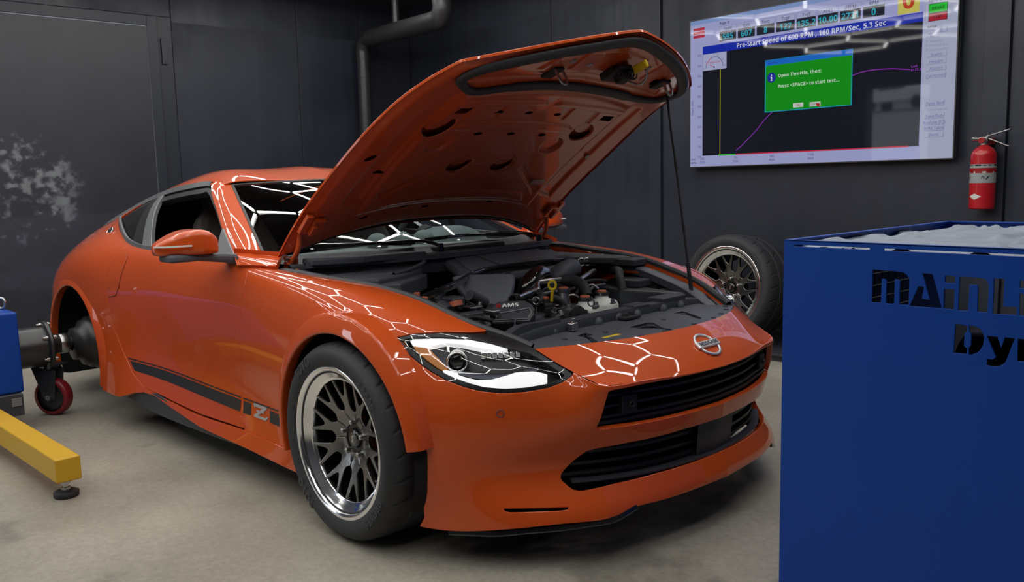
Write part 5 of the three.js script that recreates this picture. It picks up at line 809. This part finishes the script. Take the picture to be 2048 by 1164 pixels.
// ---------- fire extinguisher ----------
{
  const t = thing('fire_extinguisher', 'red fire extinguisher hung on the wall right of the screen', 'fire extinguisher', [.575, .952, RZ0 + .098]);
  const r = .066, label = texture(256, 256, (u, v) => { const a = u * 4 % 1; let k = [.62, .64, .65]; if (v > .9 && v < .98 && (a < .12 || a > .8)) k = [.06, .06, .07]; if (v > .9 && v < .97 && a > .2 && a < .7 && NZ(u * 120, v * 30, 256) > .5) k = [.15, .15, .18]; if (v > .52 && v < .72) k = a > .2 && a < .36 ? [.85, .83, .8] : a > .72 && a < .82 ? [.85, .83, .8] : [.62, .06, .1]; if (v > .18 && v < .36) { const q = a; if ((Math.abs(Math.hypot((q - .22) * 3, (v - .26) * 2) - .16) < .05 && v > .22) || (Math.abs(q - .45 - (v - .28) * .8) < .035)) k = [.08, .08, .1]; } return k; });
  part('cylinder', lathe([[.001, 0], [r - .006, 0], [r - .001, .005], [r, .012], [r, .30], [r - .006, .322], [r - .022, .343], [.026, .352], [.022, .36], [.001, .36]].map(p => p), 48), phy('red enamel', lin(.50, .010, .018), .35, 0, { clearcoat: .5 }), t);
  part('label', new THREE.CylinderGeometry(r + .0008, r + .0008, .105, 48, 1, true).translate(0, .20, 0), std('printed label', lin(1, 1, 1), .5, 0, { map: label }), t);
  part('strap', new THREE.CylinderGeometry(r + .002, r + .002, .018, 48, 1, true).translate(0, .222, 0), M.red, t);
  part('diamond_label', (() => { const P = range(-1, 1, 12).map(a => [-1, 0, 1].map(b => { const w = .55 * a, q = 1 - Math.abs(a); return [Math.sin(w - .25) * (r + .0008), .072 + b * .017 * q, Math.cos(w - .25) * (r + .0008)]; })); return gridMesh(P, false); })(), M.white, t);
  part('valve', merge(new THREE.CylinderGeometry(.02, .022, .03, 20).translate(0, .372, 0), box(.05, .03, .03, 0, .392, 0, .006)), M.steel, t);
  part('gauge', new THREE.CylinderGeometry(.017, .017, .01, 24).rotateX(Math.PI / 2).translate(-.004, .385, .026), M.red, t);
  part('nozzle', rod([-.02, .392, .0], [-.062, .395, .014], .011, .016), M.steel, t);
  part('carry_handle', merge(box(.13, .007, .022, .065, 0, 0, .003).rotateZ(.27).translate(.01, .405, 0)), M.steel, t);
  part('squeeze_lever', merge(box(.13, .007, .022, .065, 0, 0, .003).rotateZ(-.42).translate(.015, .398, 0)), M.steel, t);
  part('wall_bracket', merge(slab(-.025, .025, .05, .40, -.098, -.09, .002), slab(-.03, .03, .36, .40, -.092, -.015, .003)), M.red, t);
}
// ---------- exhaust pipework in the far corner ----------
{
  const z = -2.36, t = thing('exhaust_duct', 'dark painted metal duct rising up the left wall and across under the ceiling', 'duct', [RX0, 0, 0]);
  const mat = std('dark painted duct', lin(.045, .046, .05), .35, .3);
  part('upright_pipe', merge(rod([.14, .30, z], [.14, 2.42, z], .062, .062, 28)), mat, t);
  for (const y of [1.62, 2.22]) part('pipe_collar', rod([.14, y, z], [.14, y + .035, z], .066, .066, 28), mat, t);
  part('elbow', tube([[.14, 2.40, z], [.145, 2.50, z], [.20, 2.57, z], [.30, 2.585, z]], .066, 24, 24), mat, t);
  part('cross_duct', rod([.29, 2.585, z], [1.36, 2.585, z], .085, .085, 28), mat, t);
  part('elbow', tube([[1.34, 2.585, z], [1.42, 2.60, z], [1.46, 2.66, z], [1.46, 2.76, z]], .088, 24, 24), mat, t);
  part('riser', rod([1.46, 2.74, z], [1.46, RH, z], .085, .085, 28), mat, t);
  part('drop_pipe', rod([.74, 2.60, z], [.74, RH, z], .035, .035, 20), mat, t);
  part('pipe_clip', merge(slab(.004, .10, 1.66, 1.685, z - .01, z + .01), slab(.004, .02, 1.62, 1.73, z - .10, z - .07)), mat, t);
}
// ---------- spare wheels leaning on the back wall ----------
{
  const mk = (name, label, p, tilt, turn, size) => { const t = thing(name, label, 'wheel', p, turn); t.scale.setScalar(size); const h = holder('wheel_body', t); h.rotation.x = -tilt; WHEEL(h); return t; };
  mk('spare_wheel', 'mesh alloy wheel with polished lip leaning on the dark wall beyond the bonnet', [-.86, .437, -2.50], .13, .0, 1.07);
  mk('spare_wheel', 'dark wheel standing behind the blue cabinet, mostly hidden by it', [-.02, .437, -2.58], .13, .0, 1.07);
  const pl = thing('low_platform', 'low black platform along the wall under the spare wheels', 'platform', [-.7, 0, -2.72]); part('platform_top', box(1.9, .014, .56, 0, .043, 0, .003), M.plastic, pl); part('platform_frame', merge(box(1.84, .036, .03, 0, .018, .24, .002), box(1.84, .036, .03, 0, .018, -.24, .002)), M.plastic, pl);
}
// ---------- blue dyno cabinet ----------
{
  const x0 = 1.391, x1 = 2.20, zf = .46, zb = -.47, h = 1.02;
  const blue = phy('blue powder coat', lin(.002, .050, .32), .42, 0, { specularIntensity: .5, clearcoat: .12, clearcoatRoughness: .3 });
  const t = thing('dyno_cabinet', 'blue sheet metal cabinet with cut out lettering and a dusty sheet on top', 'cabinet', [x0, 0, zf]);
  const q = pts => pts.map(([x, y]) => [x - x0, y]);
  const LET = [
    [[1.615, .96], [1.68, .959], [1.691, .954], [1.697, .944], [1.697, .888], [1.677, .887], [1.677, .939], [1.673, .942], [1.665, .942], [1.665, .887], [1.647, .887], [1.647, .937], [1.644, .941], [1.636, .941], [1.635, .887], [1.615, .886]],
    [[1.725, .959], [1.746, .958], [1.768, .887], [1.70, .886], [1.717, .93], [1.729, .93], [1.725, .904], [1.742, .903]], [[1.772, .957], [1.792, .957], [1.792, .942], [1.772, .942]], [[1.771, .929], [1.792, .929], [1.792, .887], [1.771, .887]],
    [[1.801, .957], [1.839, .957], [1.851, .955], [1.858, .945], [1.858, .887], [1.839, .887], [1.838, .939], [1.835, .942], [1.821, .942], [1.82, .887], [1.801, .886]], [[1.868, .958], [1.887, .957], [1.887, .902], [1.912, .903], [1.912, .887], [1.868, .886]],
    [[1.916, .957], [1.936, .957], [1.936, .942], [1.916, .942]], [[1.916, .931], [1.936, .931], [1.936, .887], [1.917, .887]],
    [[1.945, .957], [1.983, .957], [1.995, .955], [2.002, .945], [2.002, .887], [1.983, .887], [1.982, .939], [1.979, .942], [1.965, .942], [1.964, .887], [1.945, .886]], [[2.012, .957], [2.06, .957], [2.06, .943], [2.032, .943], [2.032, .93], [2.055, .93], [2.055, .916], [2.032, .916], [2.032, .902], [2.06, .902], [2.06, .887], [2.012, .887]],
    [[1.797, .857], [1.82, .855], [1.819, .842], [1.815, .839], [1.815, .812], [1.821, .808], [1.821, .796], [1.795, .795]], [[1.824, .856], [1.836, .856], [1.848, .849], [1.854, .835], [1.852, .817], [1.844, .803], [1.832, .796], [1.826, .795], [1.825, .809], [1.829, .814], [1.829, .839], [1.825, .843]],
    [[1.859, .839], [1.879, .839], [1.887, .817], [1.893, .84], [1.911, .84], [1.899, .798], [1.895, .787], [1.886, .78], [1.873, .777], [1.861, .778], [1.862, .791], [1.872, .791], [1.878, .797]],
    [[1.917, .84], [1.936, .84], [1.937, .833], [1.95, .841], [1.965, .84], [1.972, .83], [1.972, .796], [1.953, .796], [1.953, .822], [1.945, .826], [1.936, .82], [1.936, .796], [1.918, .795]],
    [[1.419, 1.0085], [1.606, 1.0085], [1.606, 1.0045], [1.419, 1.0045]], [[1.639, 1.0085], [1.929, 1.0085], [1.929, 1.0045], [1.639, 1.0045]], [[1.95, 1.0085], [2.15, 1.0085], [2.15, 1.0045], [1.95, 1.0045]],
  ];
  const rev = a => a.slice().reverse();
  part('front_panel', extrude([[0, .03], [x1 - x0, .03], [x1 - x0, h], [0, h]], .004, .001, LET.map(q).map(rev)).translate(0, 0, -.004), blue, t);
  part('side_panel', slab(.0, .004, .03, h, zb - zf, -.0045, .001), blue, t); part('side_panel', slab(x1 - x0 - .004, x1 - x0, .03, h, zb - zf, -.0045, .001), blue, t);
  part('back_panel', slab(.0045, x1 - x0 - .0045, .03, .30, zb - zf, zb - zf + .004, .001), blue, t);
  part('rim', merge(slab(0, .018, h - .004, h, zb - zf, 0, .001), slab(0, x1 - x0, h - .004, h, zb - zf, zb - zf + .018, .001), slab(0, x1 - x0, h - .004, h, -.012, 0, .001), slab(0, x1 - x0, h - .03, h, zb - zf, zb - zf + .004, .001)), blue, t);
  part('base_frame', merge(slab(.02, x1 - x0 - .02, 0, .03, zb - zf + .02, -.02, .003)), M.plastic, t);
  part('top_tray', slab(.005, x1 - x0 - .005, h - .034, h - .030, zb - zf + .005, -.006, .001), blue, t);
  part('absorber', merge(box(.34, .30, .3, .38, .35, -.5, .01), new THREE.CylinderGeometry(.14, .14, .3, 32).rotateZ(Math.PI / 2).translate(.40, .62, -.5)), M.steelDark, t);
  part('wire_guard', merge(...range(0, 1, 7).map(k => rod([.03, .74 + .23 * k, -.12], [.03, .74 + .23 * k, -.62], .0022, .0022, 6)), ...range(0, 1, 12).map(k => rod([.03, .72, lerp(-.12, -.62, k)], [.03, .985, lerp(-.12, -.62, k)], .0022, .0022, 6))), M.steel, t);
  // dusty film lying in the top tray
  const fm = gridMesh(range(0, 1, 60).map(u => range(0, 1, 60).map(v => { const x = lerp(.012, x1 - x0 - .012, u), z = lerp(-.016, zb - zf + .02, v); const w = fbm(u * 5, v * 6, 64, 4), r = Math.abs(fbm(u * 9 + 3, v * 3, 64, 3) - .5); return [x, h - .022 + .014 * w - .006 * smooth(.05, 0, Math.min(u, 1 - u, v, 1 - v)) + .010 * smooth(.06, 0, r) * (1 - smooth(.0, .03, 0)) , z]; })), false);
  const film = part('dust_sheet', fm, std('dusty grey sheet', lin(1, 1, 1), .5, 0, { map: texture(256, 256, (u, v) => { const k = .58 + .14 * (fbm(u * 6, v * 14, 16, 4) - .5); return [k * .93, k * .99, k * 1.09]; }), side: THREE.DoubleSide }), t, 'dusty pale sheet lying in the top tray');
}
// ---------- hub dyno unit at the left edge ----------
{
  const t = thing('hub_dyno', 'wheel hub dyno with black drum, red castor and yellow outrigger beam', 'dyno', [0, 0, 0], CAR_TURN);
  const c = [-2.55, .375], blue = phy('blue powder coat', lin(.002, .050, .32), .42, 0, { specularIntensity: .5, clearcoat: .12, clearcoatRoughness: .3 });
  const black = phy('black enamel', lin(.018, .019, .022), .36, 0, { clearcoat: .5, clearcoatRoughness: .3 }), yel = std('yellow enamel', lin(.62, .36, .012), .42);
  part('drum', latheZ([[.105, 0], [.105, .25], [.04, .25]].map(([r, z]) => [r, z]), 64).translate(c[0], c[1], 1.08), black, t);
  part('drum_flange', latheZ([[.04, -.012], [.126, -.012], [.130, -.008], [.130, .010], [.104, .012]].reverse(), 64).translate(c[0], c[1], 1.08), black, t);
  for (let k = 0; k < 6; k++) { const a = k * Math.PI / 3 + .5; part('flange_bolt', merge(rod([c[0] + .112 * Math.cos(a), c[1] + .112 * Math.sin(a), 1.05], [c[0] + .112 * Math.cos(a), c[1] + .112 * Math.sin(a), 1.115], .007, .007, 8), rod([c[0] + .112 * Math.cos(a), c[1] + .112 * Math.sin(a), 1.092], [c[0] + .112 * Math.cos(a), c[1] + .112 * Math.sin(a), 1.105], .012, .012, 6), rod([c[0] + .112 * Math.cos(a), c[1] + .112 * Math.sin(a), 1.054], [c[0] + .112 * Math.cos(a), c[1] + .112 * Math.sin(a), 1.066], .012, .012, 6)), M.steel, t); }
  part('spigot', latheZ([[.03, .80], [.03, .965], [.05, .97], [.05, 1.03], [.06, 1.04], [.06, 1.072]].reverse(), 40).translate(c[0], c[1], 0), M.steelDark, t);
  part('spigot_ring', latheZ([[.046, .975], [.053, .976], [.053, 1.012], [.046, 1.013]].reverse(), 40).translate(c[0], c[1], 0), M.steel, t);
  part('hub_adaptor', latheZ([[.03, .80], [.145, .80], [.150, .805], [.150, .83], [.138, .836], [.138, .866], [.126, .872], [.122, .895], [.09, .91], [.085, .945], [.035, .95]].reverse(), 56).translate(c[0], c[1] - .012, 0), M.steelDark, t);
  for (let k = 0; k < 5; k++) { const a = k * 1.2566 - 1.2; part('adaptor_lug', extrude([[-.026, 0], [.026, 0], [.018, -.03], [0, -.04], [-.018, -.03]], .012, .002).rotateZ(a + Math.PI / 2 + Math.PI).translate(c[0] + Math.cos(a) * .112, c[1] - .012 + Math.sin(a) * .112, .87), M.steel, t); }
  // castor below the drum
  const cw = [-2.55, .1, 1.06];
  const cast = holder('castor', t, [cw[0], 0, cw[2]], .62); cw[0] = 0; cw[2] = 0;
  part('castor_tyre', latheZ([[.078, -.03], [.094, -.028], [.099, -.016], [.1, 0], [.099, .016], [.094, .028], [.078, .03]].reverse(), 48).translate(...cw), phy('red polyurethane', lin(.22, .012, .02), .35), cast);
  part('castor_disc', latheZ([[.001, .018], [.03, .018], [.055, .012], [.078, .022], [.078, -.022], [.001, -.02]].reverse(), 48).translate(...cw), std('dark castor hub', lin(.03, .03, .032), .5), cast);
  part('castor_fork', extrude([[-.10, .275], [.02, .275], [.045, .24], [.03, .09], [-.012, .075], [-.04, .11]].map(([x, y]) => [x, y]), .008, .002).translate(cw[0], 0, cw[2] + .028), M.plastic, cast);
  part('castor_fork', extrude([[-.10, .275], [.02, .275], [.045, .24], [.03, .09], [-.012, .075], [-.04, .11]], .008, .002).translate(cw[0], 0, cw[2] - .036), M.plastic, cast);
  part('castor_axle', merge(rod([cw[0], cw[1], cw[2] - .05], [cw[0], cw[1], cw[2] + .05], .008, .008, 12), rod([cw[0], cw[1], cw[2] + .036], [cw[0], cw[1], cw[2] + .05], .015, .015, 6)), M.steel, cast);
  part('castor_plate', box(.16, .012, .10, cw[0] - .02, .272, cw[2], .003), M.plastic, cast);
  // absorber housing beyond the left edge of the picture
  part('housing', slab(-2.74, -2.30, .20, .60, 1.262, 1.72, .012), blue, t);
  part('housing_base', slab(-2.72, -2.28, .09, .20, 1.275, 1.70, .006), M.plastic, t);
  part('plate_label', merge(slab(-2.29, -2.276, .14, .18, 1.285, 1.33, .001)), M.trimGrey, t);
  part('lifting_ring', new THREE.TorusGeometry(.026, .006, 10, 32).rotateY(.5).translate(-2.47, .632, 1.285), M.steel, t);
  const beam = slab(-2.20, 0, 0, .088, 0, .092, .006);
  const bx = holder('outrigger', t, [-1.11, .072, 1.405], -.0);
  part('beam', slab(-1.25, 0, 0, .095, -.0, .092, .007), yel, bx);
  part('levelling_foot', merge(latheZ([[.001, 0], [.042, 0], [.046, .006], [.046, .02], [.036, .026], [.016, .028], [.001, .028]].map(([r, z]) => [r, z]).reverse(), 40).rotateX(-Math.PI / 2).translate(-.055, -.072, .046)), M.rubber, bx);
  part('foot_stud', merge(rod([-.055, -.06, .046], [-.055, .0, .046], .010, .010, 12), rod([-.055, -.018, .046], [-.055, -.002, .046], .021, .021, 6), rod([-.055, -.044, .046], [-.055, -.034, .046], .019, .019, 6)), M.steel, bx);
}
// ---------- outside the side door ----------
// ---------- the yard outside the side door: only its reflection in the screen shows ----------
{
  const gy = z => Math.max(0, (z - 6) * .118), ground = gridMesh(range(-60, 12, 4).map(x => [4.8, 6, 80].map(z => [x, gy(z) - .02, z])), false);
  struct('yard_pavement', ground, std('pale concrete yard', lin(.42, .41, .39), .9));
  const b = thing('warehouse', 'pale grey warehouse wall with shutters across the yard, mirrored in the screen', 'building', [-32, gy(66) - .3, 66]);
  part('wall', slab(-20, 20, 0, 14, 0, .4, .02), std('pale wall', lin(.48, .47, .47), .85), b);
  for (const x of [-7.5, -1.2, 5]) part('shutter', merge(...range(0, 1, 11).map(k => slab(x - 1.5, x + 1.5, .1 + k * 3.0, .33 + k * 3.0, -.06, 0, .02))), std('white shutter', lin(.7, .7, .7), .6), b);
  part('parapet', slab(-20.1, 20.1, 14, 14.3, -.1, .5, .02), std('grey coping', lin(.3, .3, .3), .7), b);
  const t = thing('pickup_truck', 'white crew cab pickup truck parked in the yard, mirrored in the screen', 'truck', [-24.5, gy(50) + .0, 50], Math.PI + .25);
  const white = phy('white paint', lin(.75, .75, .76), .35, 0, { clearcoat: .8 });
  part('body', extrude([[-2.9, .55], [2.75, .55], [2.9, .75], [2.85, 1.12], [1.5, 1.25], [.75, 1.88], [-.9, 1.9], [-1.1, 1.3], [-2.95, 1.3]], 1.8, .06).translate(0, 0, -.9), white, t);
  for (const s of [1, -1]) part('side_window', extrude([[1.25, 1.3], [.7, 1.8], [-.8, 1.82], [-.92, 1.32]], .02, .004).translate(0, 0, s > 0 ? .895 : -.915), M.gloss, t);
  for (const x of [-1.85, 1.85]) for (const s of [1, -1]) part('wheel', latheZ([[.001, .1], [.25, .12], [.28, .13], [.40, .12], [.42, .08], [.42, -.1], [.001, -.1]].reverse(), 32).translate(x, .42, .82 * s), M.tyre, t);
  part('headlamp', merge(slab(2.80, 2.9, .85, 1.05, .45, .85, .02), slab(2.80, 2.9, .85, 1.05, -.85, -.45, .02)), M.chrome, t);
}
renderer.render(scene, camera);
